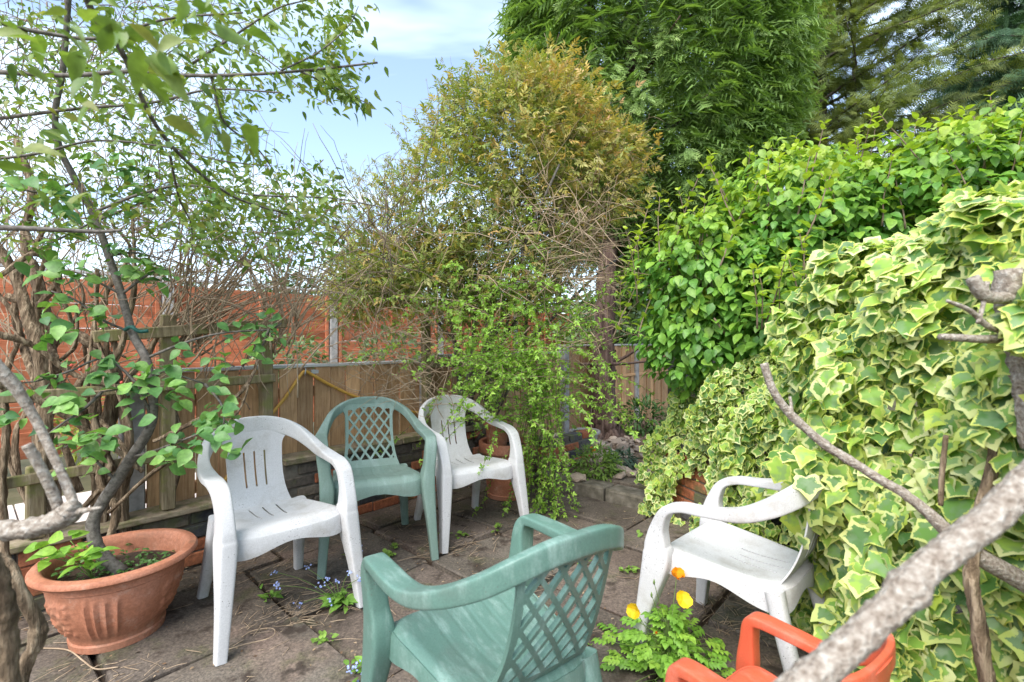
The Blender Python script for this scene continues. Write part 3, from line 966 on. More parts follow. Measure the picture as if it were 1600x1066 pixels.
def copy_thing(o, label, mat=None):
    r = o.copy(); COL.objects.link(r); r['label'] = label
    for ch in children(o):
        k = ch.copy(); COL.objects.link(k); k.parent = r
        k.matrix_parent_inverse = ch.matrix_parent_inverse.copy()
        if mat is not None:
            k.data = ch.data.copy(); k.data.materials[0] = mat
        for g2 in children(ch):
            q = g2.copy(); COL.objects.link(q); q.parent = k
    return r
def put(o, x, y, fx, fy, s=1.0, z=0.0, tilt=(0, 0)):
    o.location = (x, y, z)
    o.rotation_euler = (tilt[0], tilt[1], math.atan2(fy, fx) - math.pi / 2)
    o.scale = (s, s, s)

GW = 'white moulded plastic armchairs'
GG = 'green plastic lattice-back armchairs'
wc = make_chair('white', 'plastic_chair', 'large dirty white plastic armchair beside the terracotta bowl planter', GW)
put(wc, -1.125, 2.285, .70, -.72)
wc2 = copy_thing(wc, 'white plastic armchair in front of the terracotta pot under the hanging greenery')
put(wc2, -.315, 3.245, .53, -.85)
wc3 = copy_thing(wc, 'white plastic armchair with its back pushed into the variegated ivy')
put(wc3, .90, 1.885, -.69, .72, .96)
gc = make_chair('green', 'plastic_chair', 'faded green lattice-back plastic armchair standing between two white chairs by the wall', GG)
put(gc, -.83, 2.93, .37, -.93, 1.03)
gc2 = copy_thing(gc, 'green lattice-back plastic armchair standing alone in mid patio, facing the wall', M_green_d)
put(gc2, -.045, 1.335, -.58, .815, .94)
gc2.scale = (.935, .94, .975)
rc = make_chair('red', 'child_chair', "small red plastic child's chair under the thick diagonal branch", None)
put(rc, .655, 1.175, -.59, .81, 0.69)

# ------------------------------------------------------------------ terracotta pots
def lathe(name, prof, mat, parent, n=72, rf=None, loc=(0, 0, 0)):
    V, fc = [], []
    for i, (r, z) in enumerate(prof):
        for j in range(n):
            a = 2 * math.pi * j / n
            rr = r + (rf(i, z, a) if rf else 0)
            V.append((loc[0] + rr * math.cos(a), loc[1] + rr * math.sin(a), loc[2] + z))
    k = len(prof)
    for i in range(k - 1):
        for j in range(n):
            fc.append((i * n + j, i * n + (j + 1) % n, (i + 1) * n + (j + 1) % n, (i + 1) * n + j))
    fc.append(tuple(range(n - 1, -1, -1)))
    fc.append(tuple((k - 1) * n + j for j in range(n)))
    return new_obj(name, mesh_from(name, V, fc, mat, True, 40), parent)
def mat_terra():
    m, nn, ll, b = nodes('terracotta')
    n = worldnoise(nn, ll, 6, 6, 0.65)
    r = ramp(nn, [(0.33, 0.125, 0.068), (0.40, 0.165, 0.095), (0.46, 0.21, 0.135)], [0.32, 0.5, 0.7]); ll.new(n.outputs['Fac'], r.inputs[0])
    n2 = worldnoise(nn, ll, 80, 4, 0.7)
    rr = ramp(nn, [(0.82, 0.82, 0.82), (1.1, 1.1, 1.1)], [0.38, 0.62]); ll.new(n2.outputs['Fac'], rr.inputs[0])
    c = mixc(nn, ll, 1.0, r.outputs[0], rr.outputs[0], 'MULTIPLY')
    n3 = worldnoise(nn, ll, 3.3, 5, 0.7)
    c = mixc(nn, ll, math_(nn, ll, 'MULTIPLY', smooth(nn, ll, n3.outputs['Fac'], 0.55, 0.72), 0.45), c, (0.17, 0.12, 0.075))
    n4 = worldnoise(nn, ll, 11, 6, 0.75)
    c = mixc(nn, ll, math_(nn, ll, 'MULTIPLY', smooth(nn, ll, n4.outputs['Fac'], 0.54, 0.70), 0.45), c, (0.56, 0.36, 0.27))
    ll.new(c, b.inputs['Base Color']); b.inputs['Roughness'].default_value = 0.62
    b.inputs['Specular IOR Level'].default_value = 0.3
    bump(nn, ll, b, n2.outputs['Fac'], 0.15, 0.003)
    return m
M_terra = mat_terra()
PX, PY = -1.665, 2.06
pot = empty('bowl_planter', (PX, PY, 0), 'wide terracotta bowl planter with embossed grapes and ribs holding a young tree', 'planter')
prof = [(0.150, 0.012), (0.158, 0.0), (0.168, 0.004), (0.172, 0.03), (0.166, 0.036), (0.170, 0.05), (0.190, 0.085), (0.212, 0.13), (0.228, 0.18), (0.240, 0.235), (0.244, 0.262), (0.250, 0.266), (0.252, 0.292), (0.262, 0.298), (0.288, 0.304), (0.296, 0.313), (0.296, 0.322), (0.288, 0.332), (0.262, 0.336), (0.250, 0.33), (0.240, 0.31), (0.232, 0.26), (0.226, 0.23)]
pr = []
for (a, b_) in zip(prof[:-1], prof[1:]):
    steps = max(1, int(math.hypot(b_[0] - a[0], b_[1] - a[1]) / 0.008))
    for k in range(steps):
        pr.append((a[0] + (b_[0] - a[0]) * k / steps, a[1] + (b_[1] - a[1]) * k / steps))
pr.append(prof[-1])
outer_end = max(i for i, (r, z) in enumerate(pr) if z < 0.262 and i < len(pr) * .6)
bumps = [(random.uniform(-.30, .30), random.uniform(0.085, 0.225)) for _ in range(70)]
def emboss(i, z, a):
    if i > outer_end or not (0.06 < z < 0.255):
        return 0.0
    a0 = -1.0                                   # side towards the seats
    w = math.exp(-((z - 0.155) / 0.085) ** 6)
    v = 0.0
    for sh in (0.0, math.pi * 2 / 3, math.pi * 4 / 3):
        d = (a - a0 - sh + math.pi) % (2 * math.pi) - math.pi
        for k in (-.36, -.22, -.08, .08):
            v += 0.011 * math.exp(-((d - k) / 0.04) ** 2) * w
        for (ba, bz) in bumps:
            v = max(v, 0.010 * math.exp(-(((d + 0.95 - ba) * .22) ** 2 + (z - bz) ** 2) / 0.009 ** 2) + (v if v < 0.003 else 0) * 0)
    if z < 0.04:
        v = 0
    return v
lathe('bowl', pr, M_terra, pot, 200, emboss, (PX, PY, 0))
V = [(PX, PY, .262)]; fc = []
for j in range(40):
    a = 2 * math.pi * j / 40
    V.append((PX + .231 * math.cos(a), PY + .231 * math.sin(a), .25))
    fc.append((0, 1 + j, 1 + (j + 1) % 40))
new_obj('soil', mesh_from('soil', V, fc, M_soil), pot)
pot.scale = (.95, .95, 1.0)

def tall_pot(label, x, y, z, R, H, name='terracotta_pot'):
    p = empty(name, (x, y, z), label, 'pot')
    pf = [(R * .60, .012), (R * .62, 0), (R * .70, .004), (R * .72, .035), (R * .68, .04), (R * .72, H * .2), (R * .80, H * .5), (R * .87, H * .80), (R * .88, H * .81), (R * .98, H * .82), (R, H * .84), (R * 1.0, H * .97), (R * .97, H), (R * .86, H * .99), (R * .83, H * .9), (R * .8, H * .82)]
    lathe('pot', pf, M_terra, p, 48, None, (x, y, z))
    V = [(x, y, z + H * .9)]; fc = []
    for j in range(24):
        a = 2 * math.pi * j / 24
        V.append((x + R * .83 * math.cos(a), y + R * .83 * math.sin(a), z + H * .88)); fc.append((0, 1 + j, 1 + (j + 1) % 24))
    new_obj('soil', mesh_from('soil', V, fc, M_soil), p)
    return p
tall_pot('large terracotta pot standing on the paving behind a white chair', -.04, 3.88, 0, .225, .44)
tall_pot('smaller terracotta pot set on top of the large pot behind a white chair', -.12, 3.92, .39, .11, .20)
tub = tall_pot('grey tub against the fence beside the cypress trunk', .80, 5.35, .08, .17, .17, 'plant_tub')
for o in children(tub):
    if o.name.startswith('pot'):
        o.data.materials[0] = M_conc
# ================================================================== plants
L_ov = ovate(0.30, 5, 0.35, 0.28, 0.8)
L_broad = ovate(0.40, 5, 0.30, 0.30, 0.85)
L_lance = ovate(0.17, 4, 0.4, 0.30, 0.7)
L_tiny = ovate(0.24, 3, 0.3, 0.2, 0.8)
L_two = ovate(0.19, 2, 0.4, 0.30, 0.75)
L_far = ovate(0.34, 2, 0.3, 0.25, 0.8)
UPV = np.array([0, 0, 1.0])
def tufts(base, dirs, n, spread, proto_len=1.0):
    pass

# ------------------------------------------------------------------ cypress with a dense weeping crown
def frond():
    """flat scale-leaf spray along +y: midrib with branchlets that droop at their tips"""
    V, T = [], []
    def blade(p, q, w, sag):
        p = np.array(p); q = np.array(q)
        d = q - p; side = np.array([-d[1], d[0], 0]); side /= np.linalg.norm(side) + 1e-9
        m_ = (p + q) / 2 + np.array([0, 0, sag])
        i = len(V)
        V.extend([p, m_ + side * w, m_ - side * w, q])
        T.extend([(i, i + 2, i + 1), (i + 1, i + 2, i + 3)])
    def z(y): return 0.16 * y - 0.62 * y * y
    ys = np.linspace(0, 1, 5)
    for a, c in zip(ys[:-1], ys[1:]):
        blade((0, a, z(a)), (0, c + .04, z(c)), .045, 0.0)
    k = 6
    for i in range(k):
        y = 0.10 + 0.80 * i / (k - 1)
        ln = 0.42 * math.sin(math.pi * (0.18 + 0.72 * (1 - i / k)))
        for s in (-1, 1):
            y2, x2 = y + ln * .85, s * ln * .72
            zt_ = z(y) - ln * .42
            blade((0, y, z(y)), (x2, y2, zt_), .038, 0.02)
            mx_, my_ = s * ln * .38, y + ln * .42
            zm = z(y) - ln * .12
            blade((mx_, my_, zm), (mx_ + s * ln * .30, my_ + ln * .38, zm - ln * .22), .036, 0)
    return np.array(V, float), np.array(T)
FR = frond()
def frond_low():
    V, T = [], []
    for i in range(5):
        y = .1 + .2 * i
        for s in (-1, 1):
            k = len(V); V.extend([(0, y - .06, -.3 * y * y), (0, y + .06, -.3 * y * y), (s * .26, y + .24, -.3 * y * y - .12)]); T.append((k, k + 1, k + 2))
    return np.array(V, float), np.array(T)
FRL = frond_low()
FRT = np.clip((FR[0][:, 1] - .25) / .9 + abs(FR[0][:, 0]) * .9, 0, 1)
M_cyp = mat_leaf('cypress_foliage', [(0.13, 0.22, 0.06), (0.17, 0.28, 0.075), (0.22, 0.34, 0.09)], tip=[(0.24, 0.37, 0.11), (0.32, 0.46, 0.14), (0.41, 0.54, 0.18)], trans=0.32, rough=0.55)
cy = empty('cypress_tree', (1.116, 5.85, 0.1), 'tall dense green cypress with weeping sprays and bare reddish trunk', 'tree')
m = MB()
tp = catmull([(1.11, 5.85, 0.02), (1.115, 5.85, .3), (1.12, 5.86, 1.2), (1.17, 5.9, 2.2), (1.35, 6.0, 3.6), (1.7, 6.2, 6.0), (1.8, 6.2, 8.5)], 60)
rad = np.interp(tp[:, 2], [0, .15, .45, 1.2, 2.2, 4, 8.5], [.22, .165, .135, .115, .105, .09, .03])
m.tube(tp, rad, 22, 0.28)
for a in np.linspace(0, 6.28, 7)[:-1]:
    dr = np.array([math.cos(a), math.sin(a), 0])
    m.tube(catmull([tp[3] + [0, 0, .12], np.array([1.11, 5.85, .14]) + dr * .15, np.array([1.11, 5.85, .05]) + dr * .26], 8), np.linspace(.09, .035, 8), 8, .3)
m.build('trunk', M_bark_c, cy)
# peeling strips of bark
m = MB()
for k in range(170):
    i = rng.integers(3, 30); a = rng.uniform(0, 6.28)
    dr = np.array([math.cos(a), math.sin(a), 0])
    p0 = tp[i] + dr * rad[i] * 1.0
    ln = rng.uniform(.06, .25)
    q = tp[min(i + 6, 59)] - tp[i]; q /= np.linalg.norm(q)
    side = np.cross(q, dr) * rng.uniform(.008, .02)
    V = np.array([p0 - side, p0 + side, p0 + q * ln + side * .6 + dr * .004, p0 + q * ln - side * .6 + dr * .012, p0 + q * ln * .5 + dr * .014])
    m.add(V, [(0, 1, 4), (1, 2, 4), (2, 3, 4), (3, 0, 4)])
m.build('bark_strip', M_bark_c, cy, kind='stuff')
m = MB()
for k in range(26):
    z0 = rng.uniform(2.2, 6.5); i = np.argmin(abs(tp[:, 2] - z0)); a = rng.uniform(0, 6.28)
    m.tube(wander(tp[i], (math.cos(a), math.sin(a), .35), rng.uniform(.8, 1.5), 6, .25), np.linspace(.03, .008, 7), 5)
for a, ln in [(-.2, .8), (2.6, .7), (1.2, .7), (-1.2, .8), (3.6, .5)]:
    m.tube(wander(tp[17], (math.cos(a), math.sin(a), .12), ln, 6, .3), np.linspace(.028, .008, 7), 6)
m.build('limb', M_bark_c, cy, kind='stuff')
def crown_r(z):
    return np.interp(z, [2.25, 2.6, 3.2, 4.0, 5.2, 6.5, 7.6, 8.6], [.45, .85, 1.25, 1.62, 1.84, 1.75, 1.3, .4])
def crown_cx(z):
    return np.interp(z, [2.2, 3.0, 4.2, 5.5, 8.6], [1.95, 1.95, 1.85, 1.80, 1.85])
pos, fwd, up, size = [], [], [], []
NPL = 1500
for k in range(NPL):
    z0 = rng.uniform(2.2, 6.4) if rng.random() < .93 else rng.uniform(6.4, 8.4)
    a = rng.uniform(-math.pi, math.pi)
    if math.sin(a) > 0.3 and rng.random() < 0.85:
        continue
    lump = 1 + 0.10 * math.sin(3.1 * a + z0 * 2.3) + 0.07 * math.sin(7.3 * a - z0 * 4.1) + rng.normal(0, .035)
    r0 = crown_r(z0) * lump * (0.86 if rng.random() < .25 else 1.0)
    out = np.array([math.cos(a), math.sin(a) * .85, 0])
    c0 = np.array([crown_cx(z0), 6.35, z0]) + out * r0 * .88
    pd = out * .75 + np.array([0, 0, .42]) + rng.normal(0, .22, 3); pd /= np.linalg.norm(pd)
    nf = rng.integers(10, 17)
    for j in range(nf):
        t = j / nf
        p = c0 + pd * t * .34 * rng.uniform(.85, 1.1)
        sdir = np.cross(pd, UPV) * rng.choice([-1, 1]) * rng.uniform(.2, 1.0)
        f = pd * .30 + sdir * .75 + np.array([0, 0, -.45]) + rng.normal(0, .25, 3) + out * .40
        pos.append(p); fwd.append(f); up.append(UPV * .45 + out * 1.0 + rng.normal(0, .3, 3)); size.append(rng.uniform(.105, .175) * (1.05 - .35 * t))
pos, fwd, up, size = map(np.array, (pos, fwd, up, size))
cloud('crown', FR, pos, fwd, up, size, M_cyp, cy, None, {'tip': FRT})
# inner dead twigs and shaded sprays
n = 15000
z0 = rng.uniform(2.3, 7.0, n); a = rng.uniform(0, 6.28, n); r0 = crown_r(z0) * np.sqrt(rng.uniform(.55, .92, n))
pos = np.stack([crown_cx(z0) + np.cos(a) * r0, 6.35 + np.sin(a) * r0 * .85, z0], 1)
fwd = np.stack([np.cos(a), np.sin(a), -.5 + 0 * a], 1) + rng.normal(0, .4, (n, 3))
cloud('inner_foliage', FRL, pos, fwd, np.tile(UPV, (n, 1)) + rng.normal(0, .4, (n, 3)), rng.uniform(.22, .36, n), M_cyp, cy)

# ------------------------------------------------------------------ conifers further off
M_con1 = mat_leaf('yew_green_foliage', [(0.10, 0.14, 0.045), (0.16, 0.20, 0.055), (0.24, 0.28, 0.07)], trans=0.35, rough=0.6)
M_con2 = mat_leaf('spruce_foliage', [(0.045, 0.10, 0.055), (0.075, 0.15, 0.075), (0.11, 0.195, 0.085)], trans=0.2, rough=0.6)
M_barkd = mat_simple('far_bark', [(0.05, 0.04, 0.033), (0.13, 0.105, 0.09)], 8, 0.95, bmp=0.3)
def needle_spray(n=5, w=.055):
    V, T = [], []
    for i in range(n):
        y = .1 + .9 * i / n
        for s in (-1, 1):
            ln = .46 * (1 - .45 * i / n)
            p = np.array([0, y - .04, -.12 * y * y]); q = np.array([s * ln, y + ln * .75, -.12 * y * y - .16 * ln]); 
            sd = np.array([.6, -s * .6, 0]) * w
            k = len(V); V.extend([p - sd, p + sd, q]); T.append((k, k + 1, k + 2))
    k = len(V); V.extend([(-.02, 0, 0), (.02, 0, 0), (0, 1.1, -.14)]); T.append((k, k + 1, k + 2))
    return np.array(V, float), np.array(T)
NS = needle_spray()
def conifer(name, label, x, y, h, rb, mat, nl, trunks, z0, rise, droop, sprays, ssize, taper=1.0, base=0.0):
    t = empty(name, (x, y, 0), label, 'tree', 'conifers beyond the garden')
    m = MB(); limbs = []
    stems = []
    for (ox, oy, hh, r) in trunks:
        path = catmull([(x + ox * .6, y + oy * .6, -.05), (x + ox, y + oy, hh * .4), (x + ox * 1.2, y + oy, hh)], 30)
        m.tube(path, np.linspace(r, r * .15, 30), 9, .15)
        stems.append((path, hh, r))
    m.build('trunk', M_barkd, t)
    m = MB(); pos, fwd, up, size = [], [], [], []
    for k in range(nl):
        path, hh, r = stems[k % len(stems)]
        zz = z0 + (hh - z0) * (k + rng.random()) / nl
        i = int(np.argmin(abs(path[:, 2] - zz)))
        a = rng.uniform(0, 2 * math.pi)
        f = max(.12, (1 - (zz - z0) / (hh - z0)) ** taper)
        ln = rb * f * rng.uniform(.65, 1.1) + base
        d = np.array([math.cos(a), math.sin(a), rise + rng.normal(0, .12)])
        lp = wander(path[i], d, ln, 8, .16, droop)
        m.tube(lp, np.linspace(r * .22, .008, 9), 4)
        dens = catmull(lp, 26)
        for j in range(int(sprays * ln)):
            q = int(rng.uniform(5, 26) ** 1.0) if True else 0
            q = min(q, 25)
            p = dens[q]; tg = dens[q] - dens[max(q - 2, 0)]; tg /= np.linalg.norm(tg) + 1e-9
            sd = np.cross(tg, UPV) * rng.choice([-1, 1])
            off = sd * rng.uniform(0, .22) * ln * .35 + np.array([0, 0, rng.normal(0, .05)])
            pos.append(p + off); fwd.append(tg * .8 + sd * rng.uniform(.1, .9) + np.array([0, 0, -.15]) + rng.normal(0, .38, 3))
            up.append(UPV * .6 + np.array([0, -.7, 0]) + rng.normal(0, .5, 3)); size.append(ssize * rng.uniform(.6, 1.25))
    m.build('limb', M_barkd, t, kind='stuff')
    cloud('crown', NS, *map(np.array, (pos, fwd, up, size)), mat, t)
    return t
conifer('pine_tree', 'sparse olive green conifer with sky showing between its upswept limbs', 9.2, 14.5, 17, 5.2, M_con1, 190, [(-.5, 0, 15, .26), (.25, .3, 17, .22), (1.2, .5, 13, .15)], 2.5, .42, -.03, 40, .32, .5, .6)
conifer('spruce_tree', 'dark blue-green spruce with drooping tiers beyond the shrub', 16.2, 14.0, 16, 5.0, M_con2, 230, [(0, 0, 16, .25)], 1.2, -.02, -.02, 32, .40, .6, .6)
conifer('spruce_tree', 'low dark conifer filling the gap under the sparse olive conifer', 9.0, 17.5, 7.0, 4.2, M_con1, 120, [(-1, 0, 6.5, .15), (2, 0, 7, .15)], .8, .25, -.02, 14, .5, .6, .5)

# far broadleaf trees over the red fence
M_far = mat_leaf('far_leaves', [(0.075, 0.115, 0.04), (0.11, 0.155, 0.055), (0.15, 0.195, 0.07)], trans=0.25)
def far_tree(label, x, y, h, r, n, mat=None, zc=.62, name='garden_tree'):
    t = empty(name, (x, y, 0), label, 'tree', 'trees beyond the red fence')
    m = MB(); pos = []; fw = []
    tpth = wander((x, y, -.05), (0, 0, 1), h * .7, 8, .12)
    m.tube(tpth, np.linspace(h * .03, h * .008, 9), 7)
    for k in range(34):
        s = tpth[rng.integers(3, 9)]
        lp = wander(s, (rng.normal(), rng.normal(), rng.uniform(.2, 1.0)), r * rng.uniform(.6, 1.1), 6, .35)
        m.tube(lp, np.linspace(h * .008, .006, 7), 4)
        c = lp[-1 - rng.integers(0, 3)]
        q = c + rng.normal(0, r * .17, (n // 34, 3)) * [1, 1, .75]
        pos.append(q)
    m.build('trunk', M_barkd, t)
    pos = np.concatenate(pos)
    cloud('crown', L_far, pos, rnd_unit(len(pos)) + [0, 0, -.3], np.tile(UPV, (len(pos), 1)) + rng.normal(0, .5, (len(pos), 3)), rng.uniform(.14, .26, len(pos)), mat or M_far, t)
far_tree('pale green tree beyond the red fence, to the right of the bare twigs', -4.6, 17.0, 5.6, 2.0, 3600)
far_tree('rounded tree top showing low over the red fence behind the thin twigs', -9.5, 20.0, 4.6, 1.9, 3000)
far_tree('small pale tree low over the red fence near the left post', -15.5, 22.0, 4.8, 2.2, 3000)
far_tree('light green tree between the climber and the cypress trunk, beyond the fences', 1.6, 19.0, 6.5, 2.6, 3600)
far_tree('broad tree behind the climbing bush, far beyond the fences', -2.0, 24.0, 6.0, 3.0, 4200)
far_tree('dense dark green tree seen between the cypress trunk and the broad-leaved shrub', 2.6, 10.5, 3.4, 1.1, 3400)
far_tree('leafy tree behind the cypress trunk, in front of the dark board fence', 4.6, 11.5, 4.2, 1.7, 3800)

# shrubs in the neighbour's bed, seen over the brown fence
M_nb = mat_leaf('neighbour_leaves', [(0.09, 0.16, 0.05), (0.15, 0.23, 0.09), (0.24, 0.31, 0.15)], trans=0.25)
def bush(name, label, c, r, n, sz, mat, proto=None, group=None, cat='shrub'):
    t = empty(name, (c[0], c[1], max(0.0, c[2] - r[2])), label, cat, group)
    m = MB()
    for k in range(9):
        m.tube(wander((c[0], c[1], max(-.03, c[2] - r[2] - .02)), (rng.normal(0, .5), rng.normal(0, .5), 1), r[2] * 1.5, 5, .25), np.linspace(.01, .003, 6), 4)
    m.build('stem', M_twig, t)
    d = rnd_unit(n); rr = rng.uniform(.55, 1.05, n)[:, None]
    pos = np.array(c) + d * rr * np.array(r)
    cloud('foliage', proto or L_ov, pos, d + rng.normal(0, .5, (n, 3)) + [0, 0, -.1], d * .6 + UPV + rng.normal(0, .3, (n, 3)), rng.uniform(.6, 1.2, n) * sz, mat, t)
    return t
bush('garden_shrub', 'pale leafy shrub peeping over the board fence above the hose hook', P(455, 560, 4.3), (.30, .3, .22), 420, .07, M_nb)
bush('garden_shrub', 'green shrub behind the board fence beneath the climbing bush', P(610, 560, 4.8), (.45, .3, .28), 480, .07, M_nb)
bush('garden_shrub', 'grey-green shrub just over the fence to the left of the cypress trunk', P(905, 512, 7.6), (.5, .4, .30), 600, .07, M_nb)
bush('garden_shrub', 'grey-green shrub just over the fence to the right of the cypress trunk', P(1000, 515, 8.5), (.42, .4, .32), 500, .08, M_nb)
M_gold = mat_leaf('golden_leaves', [(0.17, 0.22, 0.02), (0.28, 0.32, 0.03), (0.10, 0.17, 0.02)], trans=0.2)
bush('conifer_shrub', 'dwarf golden shrub seen between the twisted vine stems', P(140, 670, 3.4), (.22, .2, .22), 500, .05, M_gold, L_lance)
M_fern = mat_leaf('fern_leaves', [(0.05, 0.12, 0.03), (0.085, 0.175, 0.045)], trans=0.25)
bush('garden_plant', 'dark leafy plant at the fence foot to the right of the cypress trunk', (1.62, 5.95, .28), (.32, .25, .24), 520, .09, M_fern, L_lance)
bush('garden_plant', 'feathery green plant growing against the brick stub wall by the kerb', (.72, 4.15, .17), (.22, .18, .16), 900, .05, mat_leaf('feathery_leaves', [(0.13, 0.23, 0.04), (0.20, 0.31, 0.06)], trans=0.3), L_lance)
bush('garden_plant', 'blue-green tufted plant at the edge of the stones', (1.0, 4.45, .14), (.12, .12, .09), 260, .07, mat_leaf('blue_green_leaves', [(0.06, 0.11, 0.075), (0.10, 0.16, 0.11)], trans=0.2), L_lance)

# ------------------------------------------------------------------ broad-leaved shrub on the right
M_shrub = mat_leaf('shrub_leaves', [(0.085, 0.21, 0.04), (0.14, 0.31, 0.05), (0.22, 0.41, 0.06)],
                   tip=[(0.36, 0.47, 0.05), (0.47, 0.54, 0.07)], trans=0.38, rough=0.38)
sh = empty('leafy_shrub', (1.95, 3.3, 0.1), 'big broad-leaved green shrub with yellow-green new shoots, beside the cypress', 'shrub')
ell = [(P(1120, 440, 3.35), (.58, .5, .52)), (P(1095, 530, 3.3), (.43, .42, .34)), (P(1290, 385, 3.2), (.78, .55, .56)), (P(1480, 330, 3.0), (.72, .55, .50)), (P(1250, 500, 3.0), (.55, .4, .42)),
       (P(1650, 300, 2.9), (.7, .55, .55)), (P(1230, 330, 3.5), (.5, .5, .45))]
m = MB()
for c, r in ell:
    for k in range(7):
        b0 = np.array([1.95 + rng.normal(0, .15), 3.35 + rng.normal(0, .12), 0.03])
        e0 = c + rng.normal(0, .3, 3) * np.array(r)
        m.tube(catmull([b0, b0 * [1, 1, 0] + (e0 - b0) * [.25, .25, .55] + [0, 0, .03], e0], 10), np.linspace(.022, .005, 10), 5)
m.build('stem', M_twig, sh)
pos, fwd, up, size, tip = [], [], [], [], []
for c, r in ell:
    n = int(2300 * r[0] * r[2] / .3)
    d = rnd_unit(n)
    d[:, 1] = np.where(rng.random(n) < .6, -abs(d[:, 1]), d[:, 1])
    lump = 1 + .10 * np.sin(d[:, 0] * 7 + c[0] * 5) * np.sin(d[:, 2] * 8) + .07 * np.sin(d[:, 0] * 17 + d[:, 2] * 13)
    rr = (1 - rng.random(n) ** 2.2 * .42) * lump
    q = c + d * rr[:, None] * np.array(r)
    pos.append(q)
    f = d * np.array([1, 1, .25]) * .8 + rng.normal(0, .38, (n, 3)); f[:, 2] -= rng.uniform(.25, 1.0, n)
    fwd.append(f); up.append(d * .7 + UPV * .9 + rng.normal(0, .25, (n, 3)))
    size.append(rng.uniform(.048, .09, n))
    tip.append(np.clip((q[:, 2] - (c[2] + r[2] * .15)) / (r[2] * .9), 0, 1) * rng.uniform(.25, 1.0, n) * (rr > .82))
# upright shoots of young growth along the top edge
stem = MB()
def shoot(p0, d0, ln, sz, tipv):
    path = wander(p0, d0, ln, 7, .10)
    stem.tube(path, np.linspace(.0055, .0022, 8), 5)
    a0 = rng.uniform(0, 3.14)
    dens = catmull(path, 12)
    for i in range(2, 12):
        if i % 2 and i < 11: continue
        tg = dens[i] - dens[i - 1]; tg /= np.linalg.norm(tg)
        s1 = np.cross(tg, [math.cos(a0), math.sin(a0), .1]); s1 /= np.linalg.norm(s1)
        a0 += math.pi / 2
        k = sz * (1.1 - .5 * i / 12)
        for s in (-1, 1):
            pos.append(dens[i][None]); fwd.append((s * s1 + tg * (.35 + .6 * i / 12))[None]); up.append((tg + .2 * rng.normal(size=3))[None]); size.append(np.array([k])); tip.append(np.array([min(1, tipv * (.45 + .6 * i / 12))]))
tops = [(1005, 345, 3.3), (1035, 310, 3.3), (1075, 300, 3.3), (1120, 265, 3.4), (1160, 270, 3.3), (1205, 235, 3.4), (1235, 250, 3.3), (1290, 215, 3.3), (1330, 225, 3.2), (1365, 190, 3.1), (1415, 200, 3.1), (1440, 205, 3.1), (1490, 180, 3.0), (1545, 170, 2.9), (1590, 215, 2.8), (1500, 225, 3.0), (1270, 265, 3.2), (1180, 300, 3.2), (1100, 330, 3.2), (1000, 420, 3.3), (1150, 330, 3.1), (1340, 270, 2.9), (1560, 240, 2.8), (1230, 390, 2.75), (1250, 400, 2.7), (1190, 430, 2.75), (1390, 265, 2.9), (1460, 250, 2.9)]
for x, y, d in tops:
    for r_ in range(3):
        e = P(x + rng.normal(0, 16), y + rng.uniform(-25, 25), d - .1 + rng.normal(0, .15))
        ln = rng.uniform(.30, .55)
        d0 = np.array([rng.normal(0.05, .25), rng.normal(-.05, .25), 1.0]); d0 /= np.linalg.norm(d0)
        shoot(e - d0 * ln, d0, ln, rng.uniform(.055, .09), rng.uniform(.75, 1.0))
stem.build('shoot', M_twig, sh, kind='stuff')
pos, fwd, up, size, tip = map(np.concatenate, (pos, fwd, up, size, tip))
leaves(sh, ovate(0.33, 4, .32, .22, .85), pos, fwd, up, size, M_shrub, 300, 'leaf', np.clip(tip, 0, .999), None, 13)

# ------------------------------------------------------------------ variegated ivy
def ivy_leaf():
    half = [(0, .0), (.14, -.12), (.36, -.17), (.50, -.04), (.47, .14), (.66, .42), (.36, .55), (.22, .74), (0, 1.0)]
    out = [np.array(p) for p in half] + [np.array((-x, y)) for x, y in half[-2:0:-1]]
    c = np.array([0, .26])
    V = [(0, .26)]; E = [0.0]
    n = len(out)
    for p in out:
        V.append(tuple(p)); E.append(1.0)
    V = np.array(V)
    z = -.30 * (V[:, 1] - .2) ** 2 + .16 * abs(V[:, 0]) - .22 * V[:, 0] ** 2 + np.array([.03 * math.sin(9 * i) for i in range(len(V))]) * np.array(E)
    T = []
    for i in range(n):
        j = (i + 1) % n
        T += [(0, 1 + i, 1 + j)]
    V3 = np.column_stack([V, z])
    T = np.array(T)[:, ::-1]
    return (V3, T), np.array(E)
IV, IVE = ivy_leaf()
def warp(sx, curl, twist, sk, rd):
    V, T = IV
    V = V.copy()
    n_ = len(V) - 1
    for i in range(1, n_ + 1):                                  # shallower lobes
        p = V[i, :2] - [0, .3]; a_ = math.atan2(p[0], p[1]); q = np.array([math.sin(a_) * .52, math.cos(a_) * (.62 if abs(a_) < 1.2 else .42)])
        V[i, :2] = [0, .3] + p * (1 - rd) + q * rd
    V[:, 0] *= sx; V[:, 0] += sk * V[:, 1] ** 2
    V[:, 2] += curl * (V[:, 1] - .3) ** 2 + twist * V[:, 0] * (V[:, 1] - .2) + .35 * (sx - 1) * abs(V[:, 0])
    return V, T
IVS = [warp(1.0, .15, .35, .06, .06), warp(.86, -.40, -.45, -.14, .28), warp(1.06, -.2, .2, .14, .16)]
